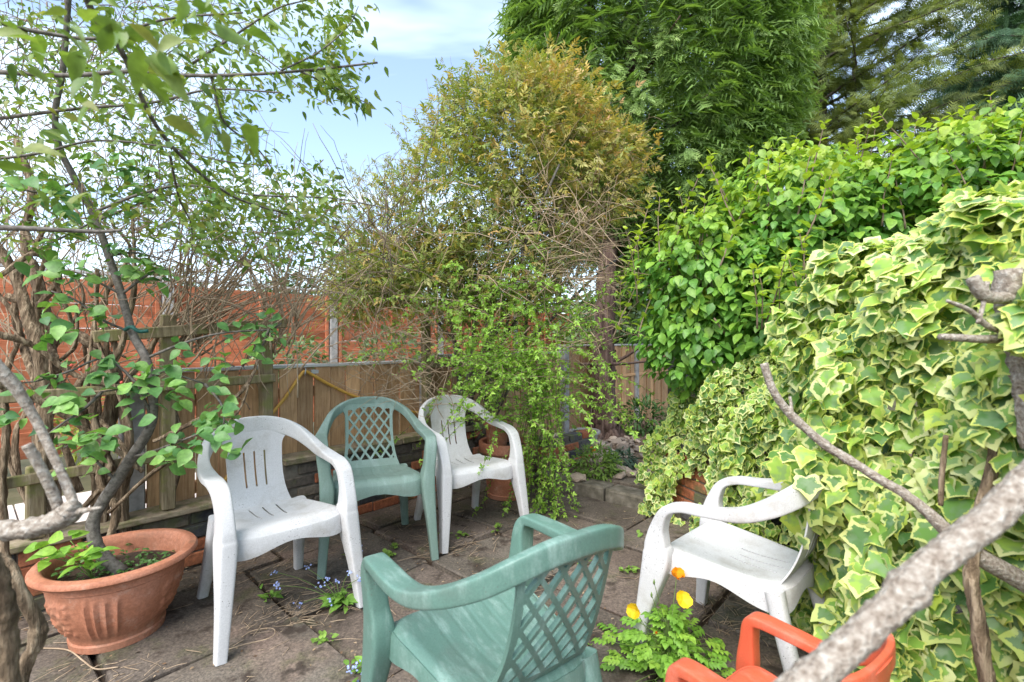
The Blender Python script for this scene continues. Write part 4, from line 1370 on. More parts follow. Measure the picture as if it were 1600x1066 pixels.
def mat_ivy():
    m, nn, ll, b = nodes('variegated_ivy')
    r = leaf_rnd(nn, ll)
    e = nn.new('ShaderNodeAttribute'); e.attribute_name = 'edge'
    n = worldnoise(nn, ll, 48, 4, 0.65)
    g1 = ramp(nn, [(0.08, 0.18, 0.05), (0.16, 0.31, 0.06), (0.27, 0.45, 0.08), (0.38, 0.53, 0.09)]); ll.new(r, g1.inputs[0])
    n0 = worldnoise(nn, ll, 26, 2)
    c0 = mixc(nn, ll, math_(nn, ll, 'MULTIPLY', smooth(nn, ll, n0.outputs['Fac'], .45, .6), .55), g1.outputs[0], (0.19, 0.28, 0.15))
    r2 = math_(nn, ll, 'FRACT', math_(nn, ll, 'MULTIPLY', r, 7.31))
    cc = ramp(nn, [(0.52, 0.57, 0.11), (0.60, 0.63, 0.20), (0.64, 0.66, 0.34), (0.44, 0.54, 0.08)]); ll.new(r2, cc.inputs[0])
    ed = math_(nn, ll, 'MULTIPLY', math_(nn, ll, 'SUBTRACT', e.outputs['Fac'], .58), 2.4)
    thr = math_(nn, ll, 'ADD', math_(nn, ll, 'MULTIPLY', math_(nn, ll, 'SUBTRACT', n.outputs['Fac'], .5), 2.6), ed)
    thr = math_(nn, ll, 'ADD', thr, math_(nn, ll, 'MULTIPLY', math_(nn, ll, 'SUBTRACT', r2, .55), .9))
    fac = smooth(nn, ll, thr, .22, .40)
    col = mixc(nn, ll, fac, c0, cc.outputs[0])
    leaf_shader(nn, ll, b, col, .3, .38)
    return m
M_ivy = mat_ivy()
iv = empty('variegated_ivy', (1.3, 2.0, 0), 'mass of cream-edged variegated ivy smothering the wall and fence on the right', 'ivy')
path = catmull([(.99, 3.60), (1.08, 3.36), (1.23, 2.85), (1.24, 2.35), (1.18, 1.90), (1.13, 1.55), (1.10, 1.22), (1.10, .92), (1.10, .62)], 200)
seg = np.concatenate([[0], np.cumsum(np.linalg.norm(np.diff(path, axis=0), axis=1))])
Lp = seg[-1]
tgp = np.gradient(path, axis=0); tgp /= np.linalg.norm(tgp, axis=1)[:, None]
outn = np.stack([tgp[:, 1], -tgp[:, 0]], 1)
outn = np.where((outn[:, :1] > 0), -outn, outn)
def ivy_top(s):
    return np.interp(s, [0, .25, .7, 1.15, 1.5, 1.8, 2.1, 2.5, 3.2], [.55, .98, 1.06, 1.16, 1.46, 1.60, 1.62, 1.52, 1.42])
N = 24000
s = rng.uniform(0, 1, N) ** .85 * Lp
ti = np.clip(np.searchsorted(seg, s), 0, 199)
tt = rng.uniform(0, 1.55, N) ** 1.0
top = ivy_top(s) * (1 + .03 * np.sin(s * 9))
base = path[ti]; on = outn[ti]
lump = .07 * np.sin(s * 6.1 + tt * 4) + .06 * np.sin(s * 13 - tt * 9) + .04 * np.sin(s * 23 + tt * 17)
depth = -(rng.random(N) ** 2) * .20 + lump
zz = np.where(tt < 1, tt, 1 + .04 * np.sin((tt - 1) / .55 * math.pi / 2)) * top
zz = np.maximum(zz, .02)
back = np.where(tt > .75, ((tt - .75) / .8) ** 1.6 * .95, 0) + .10 * (1 - np.clip(tt, 0, 1)) * 0
pos = np.column_stack([base + on * (depth - back)[:, None], zz])
on3 = np.column_stack([on, np.zeros(N)])
upw = np.clip((tt - .7) / .5, 0, 1)[:, None]
nrm3 = on3 * (1 - .6 * upw) + UPV * (.45 + .6 * upw) + np.array([0, -.30, 0]) + rng.normal(0, .36, (N, 3))
fw = -UPV * (1 - .8 * upw) * .9 + on3 * (.35 + .5 * upw) + rng.normal(0, .55, (N, 3))
size = rng.uniform(.026, .064, N) * np.where(zz < .75, 1.12, 1.0) * np.interp(s, [0, 1.2, 2.2], [.72, .95, 1.12])
keep = (pos[:, 1] > .55)
# leave a few gaps low down where the bricks show
gx, gy, gd = project(pos)
hole = (((gx - 1080) / 28) ** 2 + ((gy - 765) / 26) ** 2 < 1) | (((gx - 1212) / 22) ** 2 + ((gy - 800) / 20) ** 2 < 1) | (((gx - 1065) / 18) ** 2 + ((gy - 795) / 16) ** 2 < 1)
# keep clear of the chair's seat and arms
q = pos[:, :2] - np.array([.885, 1.885]); fx, fy = -.692, .722
ly = q[:, 0] * fx + q[:, 1] * fy; lx = q[:, 0] * fy - q[:, 1] * fx
inch = (abs(lx) < .29) & (ly > -.12) & (ly < .36) & (pos[:, 2] < .70)
q = pos[:, :2] - np.array([.665, 1.165]); fx, fy = -.588, .809
ly = q[:, 0] * fx + q[:, 1] * fy; lx = q[:, 0] * fy - q[:, 1] * fx
inch |= (abs(lx) < .21) & (ly > -.20) & (ly < .26) & (pos[:, 2] < .58)
keep &= ~hole & ~inch
pos, fw, nrm3, size = pos[keep], fw[keep], nrm3[keep], size[keep]
ex = np.array([1.13, 1.66, .76]) + rng.normal(0, 1, (330, 3)) * [.075, .07, .07]       # tendrils that have grown over the chair's back
pos = np.vstack([pos, ex]); fw = np.vstack([fw, rng.normal(0, .5, (330, 3)) + [-.3, -.3, -.7]]); nrm3 = np.vstack([nrm3, rng.normal(0, .35, (330, 3)) + [-.6, -.6, .5]]); size = np.concatenate([size, rng.uniform(.045, .085, 330)])
for g_ in range(3):
    sel = np.arange(g_, len(pos), 3)
    leaves(iv, IVS[g_], pos[sel], fw[sel], nrm3[sel], size[sel], M_ivy, 100, 'leaf', None, {'edge': IVE}, 30)
# trailing ends that creep over the kerb
m = MB()
for k in range(26):
    i = rng.integers(45, 120)
    p0 = np.append(path[i] - outn[i] * -.0, 0.02) - np.append(outn[i], 0) * .16
    h = float(ivy_top(seg[i])) * rng.uniform(.4, .75)
    w = wander(p0, (rng.normal(0, .1), rng.normal(0, .1), 1), h, 8, .06)
    if w[:, 1].min() > .5:
        m.tube(w, np.linspace(.008, .003, 9), 5)
m.build('stem', M_twig, iv)
# ------------------------------------------------------------------ feathery climber over the arch
M_clm = mat_leaf('climber_leaves', [(0.14, 0.21, 0.05), (0.22, 0.29, 0.065), (0.32, 0.36, 0.09), (0.32, 0.29, 0.12)],
                 tip=[(0.52, 0.31, 0.08), (0.60, 0.42, 0.11), (0.56, 0.29, 0.15), (0.48, 0.42, 0.08)], trans=0.34, rough=0.5)
cl = empty('climbing_bush', uv(1.0, -.1, .3), 'large tangled climber with feathery olive leaves and rusty orange young tips', 'climber')
parts = []
for a, ln, sc_ in [(0, 0, .5), (-.9, .10, .42), (.9, .10, .42), (-.75, .30, .36), (.75, .30, .36)]:
    parts.append(xform(L_two, (0, ln, 0), (math.sin(a), math.cos(a), 0) if a else (0, 1, 0), UPV, sc_ if a else .62))
parts[0] = xform(L_two, (0, .38, 0), (0, 1, -.1), UPV, .62)
SPRIG = join(parts)
cell_ = [(P(825, 235, 4.0), (.72, .55, .66)), (P(725, 330, 3.9), (.55, .5, .54)), (P(890, 290, 4.0), (.56, .45, .46)), (P(600, 425, 3.9), (.40, .36, .30)), (P(780, 410, 3.9), (.60, .46, .40)),
         (P(850, 165, 4.1), (.36, .32, .32)), (P(950, 235, 4.1), (.30, .28, .18)), (P(680, 440, 3.8), (.48, .38, .34)), (P(560, 470, 3.9), (.26, .24, .18)), (P(740, 190, 4.2), (.32, .3, .34))]
pos, fwd, up, size, tip = [], [], [], [], []
for c, r in cell_:
    n = int(2600 * r[0] * r[2] / .4)
    d = rnd_unit(n); d[:, 1] = np.where(rng.random(n) < .6, -abs(d[:, 1]), d[:, 1])
    lump = 1 + .20 * np.sin(d[:, 0] * 8 + c[0] * 3) * np.sin(d[:, 2] * 9 + c[2]) + .14 * np.sin(d[:, 0] * 19 - d[:, 2] * 15) + .08 * np.sin(d[:, 0] * 37 + d[:, 1] * 21 + d[:, 2] * 33)
    rr = (1.04 - rng.random(n) ** 1.5 * .55) * lump + np.abs(rng.normal(0, .04, n))
    q = c + d * rr[:, None] * np.array(r)
    pos.append(q); fwd.append(d * .8 + rng.normal(0, .55, (n, 3)) + [0, 0, .1]); up.append(UPV * .8 + d * .5 + rng.normal(0, .5, (n, 3)))
    size.append(rng.uniform(.055, .115, n))
    x, y, dd = project(q)
    w = np.clip((x - 750) / 120, 0, 1) * np.clip((350 - y) / 120, 0, 1)
    w = np.maximum(w * rng.choice([.25, .6, 1.0], n), .7 * (rng.random(n) < .24))
    tip.append(np.clip(w * rng.uniform(.2, 1.25, n) * (rr > .75), 0, 1))
# stray shoots that fray the outline
m = MB()
ends = [(690, 130), (720, 110), (745, 118), (785, 95), (820, 120), (700, 165), (680, 190), (660, 215), (640, 235), (620, 250), (600, 270), (580, 300), (560, 285), (545, 320), (520, 330), (505, 350), (530, 300), (655, 180), (640, 210), (735, 150), (770, 130), (860, 100), (895, 130), (940, 175), (985, 200), (1010, 225), (1015, 255), (990, 290), (960, 310), (500, 400), (480, 440), (470, 480), (625, 275), (610, 235), (585, 255), (565, 330), (540, 270), (500, 320)]
for x, y in ends:
    for r_ in range(6):
        e = P(x + rng.normal(0, 18), y + rng.normal(0, 12), 3.95 + rng.normal(0, .25))
        c = P(np.clip(x, 620, 880) + rng.normal(0, 20), np.clip(y + 130, 240, 460), 4.0)
        d0 = e - c; ln = rng.uniform(.45, .75); d0 /= np.linalg.norm(d0)
        w = wander(e - d0 * ln, d0 + [0, 0, .15], ln, 8, .22)
        m.tube(w, np.linspace(.004, .0012, 9), 3)
        dn = catmull(w, 18)
        for i in range(5, 18):
            if rng.random() < .8:
                tg = dn[i] - dn[i - 1]
                pos.append(dn[i][None]); fwd.append((tg / np.linalg.norm(tg) * .5 + rng.normal(0, .7, 3))[None]); up.append((UPV + rng.normal(0, .5, 3))[None]); size.append(np.array([rng.uniform(.035, .07)]))
                tip.append(np.array([.85 if x > 800 else rng.uniform(.0, .35)]))
m.build('shoot', M_twig, cl, kind='stuff')
pos, fwd, up, size, tip = map(np.concatenate, (pos, fwd, up, size, tip))
cloud('foliage', SPRIG, pos, fwd, up, size, M_clm, cl, np.clip(tip, 0, 1))
# main stems and dead twigs
m = MB()
for k in range(9):
    b0 = uv(rng.uniform(.7, 1.65), rng.uniform(-.12, .0), .3)
    e = P(rng.uniform(690, 900), rng.uniform(230, 400), 3.95)
    m.tube(wander(b0, (e - b0) + rng.normal(0, .2, 3), np.linalg.norm(e - b0), 9, .22), np.linspace(.024, .008, 10), 7, .2)
m.build('main_stem', M_dark, cl)
m = MB()
for k in range(700):
    x, y = rng.normal(760, 120), rng.normal(445, 70)
    if rng.random() < .38:
        x, y = rng.normal(895, 32), rng.normal(375, 50)
    p0 = P(np.clip(x, 520, 945), np.clip(y, 280, 600), rng.normal(3.72, .22))
    dd = np.array([rng.normal(0, 1), rng.normal(-.25, .5), rng.normal(.15, .7)])
    m.tube(wander(p0, dd, rng.uniform(.2, .6), 7, .38), np.linspace(rng.uniform(.0025, .0055), .001, 8), 3)
for k in range(150):
    p0 = P(rng.uniform(560, 700), rng.uniform(510, 640), rng.normal(3.45, .15))
    m.tube(wander(p0, (rng.normal(-.2, 1), rng.normal(-.1, .35), rng.normal(.2, .7)), rng.uniform(.2, .55), 7, .35), np.linspace(.003, .001, 8), 3)
for c, r in cell_:
    for k in range(60):
        d_ = rnd_unit(1)[0]; d_[1] = -abs(d_[1])
        m.tube(wander(c + d_ * np.array(r) * rng.uniform(.6, .95), d_ * .7 + rng.normal(0, .6, 3), rng.uniform(.15, .4), 7, .4), np.linspace(rng.uniform(.002, .0042), .001, 8), 3)
m.build('dead_twig', M_dead, cl, kind='stuff')

# ------------------------------------------------------------------ fresh green shrub trailing down over the trellis
M_jas = mat_leaf('fresh_leaves', [(0.18, 0.34, 0.05), (0.26, 0.45, 0.065), (0.36, 0.54, 0.085)], trans=0.35, rough=0.45)
jw = empty('trailing_vine', uv(1.55, .1, .3), 'bright green small-leaved vine trailing from the arch down to the paving', 'vine')
L_tri = ovate(0.26, 2, 0.3, 0.2, 0.8)
TRI = join([xform(L_tri, (0, .1, 0), (0, 1, -.15), UPV, .9), xform(L_tri, (0, .1, 0), (1, .45, -.1), UPV, .66), xform(L_tri, (0, .1, 0), (-1, .45, -.1), UPV, .66)])
m = MB(); pos, fwd, up, size = [], [], [], []
str_ = []
for k in range(175):
    x0 = rng.choice([rng.normal(820, 40), rng.normal(850, 20), rng.uniform(690, 875)])
    y0 = rng.uniform(440, 660)
    L = rng.uniform(.35, .95)
    str_.append((min(x0, 872), y0, rng.normal(3.6, .16), L, rng.normal(-.08, .28), -.12))
for x0, y0, L in [(838, 560, 1.15), (845, 600, 1.05), (855, 640, .8), (826, 600, 1.0), (870, 600, .95), (862, 560, 1.1), (832, 520, 1.3), (850, 590, 1.12), (842, 640, .85), (822, 640, .75)]:
    for r_ in range(3):
        str_.append((x0 + rng.normal(0, 9), y0 + rng.normal(0, 15), rng.normal(3.50, .1), L, rng.normal(0.05, .2), -.3))
for k in range(26):
    str_.append((rng.uniform(690, 800), rng.uniform(520, 590), rng.normal(3.45, .12), rng.uniform(.3, .65), rng.normal(0.5, .5), -.1))
for x0, y0, d, L, hx, gv in str_:
    p0 = P(x0, y0, d)
    w = wander(p0, (hx, rng.normal(-.12, .2), .1 if gv > -.2 else -.8), L, 9, .28, gv)
    w[:, 2] = np.maximum(w[:, 2], .03)
    m.tube(w, np.linspace(.0035, .0012, 10), 3)
    dn = catmull(w, int(22 * L / .6) + 6)
    for i in range(2, len(dn)):
        for r_ in range(2):
            if rng.random() < .78:
                pos.append(dn[i] + rng.normal(0, .006, 3)); fwd.append(rng.normal(0, 1, 3) + [0, 0, -.2]); up.append(UPV + rng.normal(0, .5, 3)); size.append(rng.uniform(.018, .040))
m.build('stem', M_twig, jw, kind='stuff')
leaves(jw, TRI, *map(np.array, (pos, fwd, up, size)), M_jas, 300, 'leaf', None, None, 8)
# ================================================================== left side: old vine, apple tree, overhanging climber
def px_path(pts, n):
    return catmull([P(*p) for p in pts], n)
M_apple = mat_leaf('apple_leaves', [(0.065, 0.165, 0.055), (0.10, 0.23, 0.065), (0.155, 0.31, 0.08), (0.22, 0.39, 0.09)], trans=0.3, rough=0.42)
M_canopy = mat_leaf('canopy_leaves', [(0.085, 0.15, 0.035), (0.135, 0.215, 0.045), (0.19, 0.28, 0.06), (0.24, 0.25, 0.075)], trans=0.36, rough=0.45)

ov = empty('old_vine', uv(-1.75, .06, .3), 'gnarled brown twisted vine trunks climbing the trellis at the left', 'vine')
TR = [([(75, 905, 2.25), (70, 830, 2.25), (66, 740, 2.28), (72, 650, 2.3), (64, 560, 2.32), (40, 470, 2.35), (15, 410, 2.35), (-30, 350, 2.3)], .050, .028),
      ([(20, 960, 2.05), (8, 860, 2.08), (4, 760, 2.1), (14, 660, 2.12), (-4, 560, 2.15), (-30, 480, 2.15)], .024, .018),
      ([(60, 900, 2.35), (85, 780, 2.38), (68, 680, 2.4), (86, 600, 2.42), (80, 520, 2.45), (58, 430, 2.5), (40, 380, 2.5), (52, 300, 2.5), (30, 220, 2.5)], .05, .018),
      ([(150, 850, 2.42), (158, 770, 2.44), (162, 700, 2.46), (172, 640, 2.48), (182, 580, 2.5), (150, 540, 2.5), (120, 520, 2.5), (60, 480, 2.5), (10, 460, 2.45)], .045, .022),
      ([(200, 860, 2.46), (190, 780, 2.46), (205, 710, 2.44), (196, 640, 2.46), (200, 600, 2.5), (230, 560, 2.55), (252, 520, 2.6)], .038, .018),
      ([(165, 860, 2.3), (182, 800, 2.34), (158, 745, 2.36), (172, 690, 2.36)], .026, .020),
      ([(260, 800, 2.6), (275, 740, 2.62), (280, 690, 2.62), (268, 640, 2.62), (255, 590, 2.6), (262, 545, 2.6), (300, 520, 2.65), (350, 490, 2.75)], .020, .010),
      ([(-10, 600, 2.0), (40, 620, 2.1), (110, 660, 2.2), (170, 700, 2.3), (220, 740, 2.4)], .022, .014),
      ([(-10, 520, 2.1), (50, 540, 2.2), (110, 585, 2.3), (150, 600, 2.35), (200, 612, 2.45)], .018, .01),
      ([(0, 430, 2.2), (60, 400, 2.3), (105, 480, 2.4), (130, 530, 2.45), (200, 560, 2.5)], .016, .008),
      ([(240, 690, 2.45), (300, 660, 2.5), (340, 640, 2.6), (380, 610, 2.7), (400, 570, 2.8), (400, 540, 2.85), (378, 575, 2.8)], .014, .010),
      ([(170, 800, 2.3), (230, 745, 2.32), (290, 700, 2.36), (340, 672, 2.45), (375, 640, 2.55), (390, 600, 2.65)], .012, .006),
      ([(60, 480, 2.4), (90, 430, 2.4), (40, 360, 2.4), (80, 300, 2.35), (130, 340, 2.3)], .02, .008)]
for k in range(14):
    x, y = rng.uniform(-10, 210), rng.uniform(640, 850); d = rng.uniform(2.35, 2.6); q = [(x, y, d)]
    for j in range(5):
        x += rng.normal(0, 28); y -= rng.uniform(40, 90); q.append((x, y, d + rng.normal(0, .03)))
    TR.append((q, rng.uniform(.014, .03), rng.uniform(.006, .012)))
for pts, r0, r1 in TR:
    m = MB()
    pa = px_path(pts, 46)
    pa += np.cumsum(rng.normal(0, .0012, pa.shape), 0)
    m.tube(pa, .72 * np.linspace(r0, r1, 46) * (1 + .12 * np.sin(np.linspace(0, 19, 46) + r0 * 300)), 14, .3)
    m.build('vine_stem', M_vine, ov)
m = MB()
for k in range(330):                                        # fine tangle behind
    x, y = rng.uniform(-20, 470), rng.uniform(330, 640)
    p0 = P(x, y, rng.normal(2.75, .2))
    a = rng.choice([rng.normal(.9, .4), rng.normal(2.4, .5), rng.normal(1.6, .4)])
    m.tube(wander(p0, (math.cos(a), rng.normal(0, .2), math.sin(a)), rng.uniform(.2, .65), 8, .28), np.linspace(rng.uniform(.0022, .006), .0012, 9), 4)
for k in range(46):                                          # straw-coloured arching canes
    p0 = P(rng.uniform(230, 330), rng.uniform(500, 560), rng.normal(2.75, .08))
    a = rng.uniform(.35, 1.5)
    m.tube(wander(p0, (math.cos(a), rng.normal(.1, .15), math.sin(a)), rng.uniform(.5, 1.0), 9, .14, -.015), np.linspace(.007, .002, 10), 5)
for k in range(40):
    p0 = P(rng.uniform(410, 470), rng.uniform(470, 560), rng.normal(3.05, .1))
    a = rng.uniform(.6, 2.2)
    m.tube(wander(p0, (math.cos(a), rng.normal(.1, .15), math.sin(a)), rng.uniform(.4, .8), 9, .2), np.linspace(.006, .0015, 10), 5)
m.build('twig', M_dead, ov, kind='stuff')

# ---- apple tree in the bowl
ap = empty('apple_tree', (PX, PY, .26), 'young apple tree with grey bark and toothed green leaves growing in the terracotta bowl', 'tree')
m = MB()
m.tube(px_path([(192, 896, 2.03), (172, 880, 2.04), (150, 850, 2.05), (146, 815, 2.06), (160, 785, 2.07), (182, 752, 2.08), (205, 715, 2.09), (222, 690, 2.1), (237, 660, 2.1), (240, 628, 2.1), (236, 600, 2.1), (228, 560, 2.12), (207, 520, 2.14), (190, 460, 2.16), (170, 400, 2.18), (150, 345, 2.18), (120, 285, 2.15), (95, 235, 2.1), (86, 180, 2.05), (98, 110, 2.0), (104, 40, 1.95), (110, -40, 1.9)], 90), np.concatenate([np.linspace(.026, .018, 40), np.linspace(.018, .009, 50)]), 12, .12)
m.build('trunk', M_dark, ap)
BR_ = [[(237, 660, 2.1), (228, 630, 2.07), (212, 612, 2.05), (185, 609, 2.02), (160, 612, 2.0)], [(160, 612, 2.0), (130, 640, 1.95), (100, 660, 1.9), (60, 690, 1.86)], [(240, 628, 2.1), (170, 562, 2.06), (110, 580, 2.0), (60, 595, 1.95), (20, 600, 1.9)],
       [(236, 600, 2.1), (255, 580, 2.08), (290, 590, 2.06), (320, 600, 2.1)], [(228, 560, 2.12), (290, 535, 2.15), (350, 520, 2.2), (420, 515, 2.3), (440, 505, 2.35)], [(320, 600, 2.1), (345, 630, 2.08), (350, 660, 2.05), (345, 690, 2.02)], [(205, 715, 2.09), (240, 705, 2.05), (280, 690, 2.02), (330, 672, 2.0), (375, 668, 1.98)], [(182, 752, 2.08), (150, 720, 2.02), (125, 690, 1.96), (100, 700, 1.92)],
       [(207, 520, 2.14), (160, 500, 2.1), (120, 470, 2.05), (80, 455, 2.0)], [(190, 460, 2.16), (230, 430, 2.15), (260, 420, 2.15)], [(190, 460, 2.16), (130, 430, 2.1), (90, 420, 2.05)], [(170, 400, 2.18), (210, 395, 2.2), (255, 405, 2.22)], [(150, 345, 2.18), (100, 370, 2.1), (60, 390, 2.05)],
       [(150, 345, 2.18), (190, 330, 2.15), (240, 310, 2.1), (290, 300, 2.1)], [(120, 285, 2.15), (60, 300, 2.05), (20, 290, 2.0)], [(420, 515, 2.3), (410, 540, 2.28), (390, 560, 2.25)]]
m = MB()
for b_ in BR_:
    m.tube(px_path(b_, 14), np.linspace(.0065, .003, 14), 6)
m.build('branch', M_dark, ap, kind='stuff')
pos, fwd, up, size = [], [], [], []
def rosette(p, n, sz, sp=.03):
    for j in range(n):
        a = rng.uniform(0, 6.28)
        pos.append(p + rng.normal(0, sp, 3)); fwd.append(np.array([math.cos(a), math.sin(a) * .8 - .25, rng.normal(-.15, .45)])); up.append(UPV * .8 + np.array([0, -.5, 0]) + rng.normal(0, .35, 3)); size.append(sz * rng.uniform(.6, 1.25))
for b_ in BR_:
    pa = px_path(b_, 12)
    for i in range(3, 12, 3):
        rosette(pa[i] + [0, -.01, .0], 4, .062)
for x, y, d in [(240, 590, 2.05), (215, 565, 2.02), (260, 570, 2.02), (235, 610, 2.0), (275, 605, 2.0), (150, 590, 1.98), (250, 630, 2.0), (110, 665, 1.88), (135, 690, 1.88), (160, 700, 1.88), (120, 715, 1.88), (150, 680, 1.86), (100, 630, 1.9), (20, 645, 1.85), (5, 665, 1.8), (370, 690, 1.96), (340, 680, 1.96), (300, 690, 1.98), (270, 705, 1.98), (285, 720, 1.98), (250, 700, 1.98), (345, 560, 2.2), (350, 590, 2.15), (340, 620, 2.1), (350, 650, 2.05), (330, 650, 2.05), (310, 660, 2.05), (430, 510, 2.3), (400, 520, 2.3), (410, 505, 2.3), (75, 520, 1.9), (95, 520, 1.9), (130, 490, 2.0), (125, 420, 2.0), (90, 430, 2.0), (80, 470, 2.0), (200, 420, 2.1), (225, 435, 2.1), (170, 385, 2.1), (50, 400, 2.0), (60, 300, 1.9), (100, 310, 2.0), (110, 330, 2.0), (140, 250, 2.0), (200, 270, 2.0), (215, 265, 2.0), (330, 300, 2.3), (200, 250, 2.0), (160, 560, 2.05), (90, 590, 1.95)]:
    rosette(P(x, y, d), 5, .068, .028)
leaves(ap, ovate(.36, 6, .3, .25, .8, .012), *map(np.array, (pos, fwd, up, size)), M_apple, 300, 'leaf', None, None, 6)
M_bud = mat_simple('red_bud', [(0.5, 0.07, 0.05), (0.6, 0.12, 0.09)], 20, .5, bmp=0)
for x, y, d in [(125, 580, 1.95), (218, 588, 1.98), (190, 600, 2.0), (112, 573, 1.95)]:
    m = MB(); p = P(x, y, d); m.tube([p, p + [0, 0, .006], p + [0, 0, .012]], [.004, .007, .003], 8); m.build('flower_bud', M_bud, ap)
mt = MB(); mt.tube(px_path([(195, 516, 2.11), (205, 511, 2.10), (217, 518, 2.11), (232, 517, 2.13)], 14), .008, 8)
tag(mt.build('tree_tie', mat_simple('green_tie', [(0.01, 0.06, 0.05), (0.02, 0.10, 0.08)], 90, .6, bmp=0)), 'dark green tie wrapped round the leaning apple stem by the trellis', 'tie')

# ---- climber hanging over from the top left
oc = empty('overhanging_climber', (-1.9, 1.9, 0), 'leafy climber branches hanging into view above the vine trunks', 'climber')
m = MB()
OB = [([(-40, 110, 1.5), (100, 118, 1.45), (200, 112, 1.4), (290, 118, 1.35), (400, 116, 1.35), (500, 108, 1.4), (590, 98, 1.45)], .007),
      ([(125, -30, 1.0), (150, 30, 1.05), (190, 80, 1.1), (240, 190, 1.25), (300, 260, 1.4), (370, 310, 1.6), (450, 335, 1.75)], .008),
      ([(0, 185, 1.6), (120, 170, 1.6), (240, 160, 1.6), (330, 140, 1.6), (440, 145, 1.6)], .006),
      ([(150, 330, 1.9), (230, 300, 1.9), (300, 290, 1.9), (400, 305, 1.95), (520, 310, 2.05), (600, 325, 2.1)], .006),
      ([(300, 100, 1.4), (360, 60, 1.4), (430, 15, 1.4), (480, 0, 1.4)], .004), ([(440, 110, 1.35), (500, 80, 1.4), (545, 40, 1.45), (560, 10, 1.45)], .003), ([(470, 112, 1.4), (530, 140, 1.45), (580, 165, 1.5)], .003),
      ([(265, 240, 1.35), (280, 310, 1.5), (298, 350, 1.6), (300, 400, 1.65)], .004), ([(330, 120, 1.35), (350, 190, 1.4), (400, 230, 1.5), (430, 270, 1.6)], .004), ([(-20, 30, 1.2), (60, 50, 1.25), (160, 60, 1.3), (260, 30, 1.35), (380, 20, 1.4)], .006),
      ([(-20, 250, 1.7), (60, 240, 1.7), (150, 220, 1.7), (260, 230, 1.7), (340, 250, 1.75), (420, 260, 1.8)], .005), ([(-20, 355, 1.5), (60, 358, 1.5), (150, 362, 1.55), (190, 360, 1.55)], .010)]
dn_all = []
for pts, r in OB:
    pa = px_path(pts, 40); m.tube(pa, np.linspace(r, r * .4, 40), 6); dn_all.append(pa)
m.tube(px_path([(-60, 700, 1.75), (-60, 400, 1.75), (-50, 110, 1.5)], 20), np.linspace(.02, .008, 20), 7)
m.build('branch', M_dark, oc, kind='stuff')
m = MB()
for k in range(800):                                         # maze of fine twigs against the sky
    x, y = rng.uniform(-30, 440) * rng.uniform(.55, 1), rng.uniform(-20, 400)
    if rng.random() < .35:
        x, y = rng.uniform(220, 620), rng.normal(380, 45)
    p0 = P(x, y, rng.normal(2.6, .3)); a = rng.uniform(0, 6.28)
    m.tube(wander(p0, (math.cos(a), rng.normal(0, .3), math.sin(a)), rng.uniform(.15, .55), 7, .35), np.linspace(rng.uniform(.0015, .0038), .001, 8), 3)
m.build('twig', M_twig, oc, kind='stuff')
pos, fwd, up, size = [], [], [], []
def spray(p, n, sz, sp, droop=.35):
    for j in range(n):
        pos.append(p + rng.normal(0, sp, 3)); d = rng.normal(0, 1, 3); d[2] = d[2] * .5 - droop; d[0] += .35
        fwd.append(d); up.append(UPV + rng.normal(0, .6, 3)); size.append(sz * rng.uniform(.55, 1.3))
for (pts, r), pa in zip(OB[:-1], dn_all[:-1]):
    for i in range(0, 40, 2):
        spray(pa[i], 3, .034, .022)
        if rng.random() < .6:
            e = pa[i] + rng.normal(0, .03, 3); spray(e, 3, .032, .03)
n0 = len(pos)
for k in range(900):                                         # clusters further back
    x = rng.uniform(-10, 560); y = rng.uniform(0, 1) ** .9 * np.interp(x, [0, 300, 420, 520, 600], [400, 380, 330, 170, 130])
    if 380 < x and 150 < y < 265: continue
    if x > 340 and y > 265 and rng.random() < .5: continue
    if x > 420 and not (y < 60 or y > 90) and rng.random() < .6: continue
    if rng.random() < .25: x, y = rng.uniform(300, 520), rng.uniform(270, 400)
    spray(P(min(x, 530), y, rng.normal(2.15, .25)), 6, .039, .04)
for k in range(60):                                          # near leaves, out of focus
    x = rng.uniform(-10, 360); y = rng.uniform(-15, 190)
    spray(P(x, y, rng.uniform(.62, .95)), 1, .055, .03)
for x, y, d in [(105, 15, .55), (130, 40, .6), (310, 50, .75), (300, 90, .75), (230, 95, .75), (260, 110, .75), (215, 90, .8), (285, 70, .72), (60, 215, .9), (30, 225, .9), (60, 300, .95), (85, 325, 1.0), (250, 140, .8), (340, 10, .8), (385, 30, .9)]:
    spray(P(x, y, d), 2, .06, .014, .2)
leaves(oc, ovate(.21, 5, .4, .30, .65), *map(np.array, (pos, fwd, up, size)), M_canopy, 300, 'leaf', None, None, 10)

# ================================================================== bare branches close to the camera
def branch(name, label, pts, radii, mat, n=50, sides=18, jit=.10, twigs=(), cat='branch', knots=True):
    o = empty(name, P(*pts[0]), label, cat)
    m = MB()
    pa = px_path(pts, n); rr = np.interp(np.linspace(0, 1, n), np.linspace(0, 1, len(radii)), radii)
    if knots:
        for kk in range(3):
            i = rng.uniform(.1, .9) * n
            rr = rr * (1 + .16 * np.exp(-((np.arange(n) - i) / 1.6) ** 2))
    pa += np.cumsum(rng.normal(0, .0006, pa.shape), 0)
    m.tube(pa, rr, sides, jit)
    m.build('limb', mat, o)
    for tp_, tr_ in twigs:
        m = MB(); m.tube(px_path(tp_, 20), np.interp(np.linspace(0, 1, 20), np.linspace(0, 1, len(tr_)), tr_), 10, jit); m.build('side_branch', mat, o)
    return o
branch('bare_branch', 'thick grey lichen-spotted branch crossing diagonally in front of the ivy', [(1120, 1210, .52), (1235, 1085, .53), (1330, 985, .55), (1450, 865, .57), (1540, 780, .59), (1680, 640, .62)], [.0178, .0172, .0165, .0165, .0168, .018], M_palebark, 90, 26, .10)
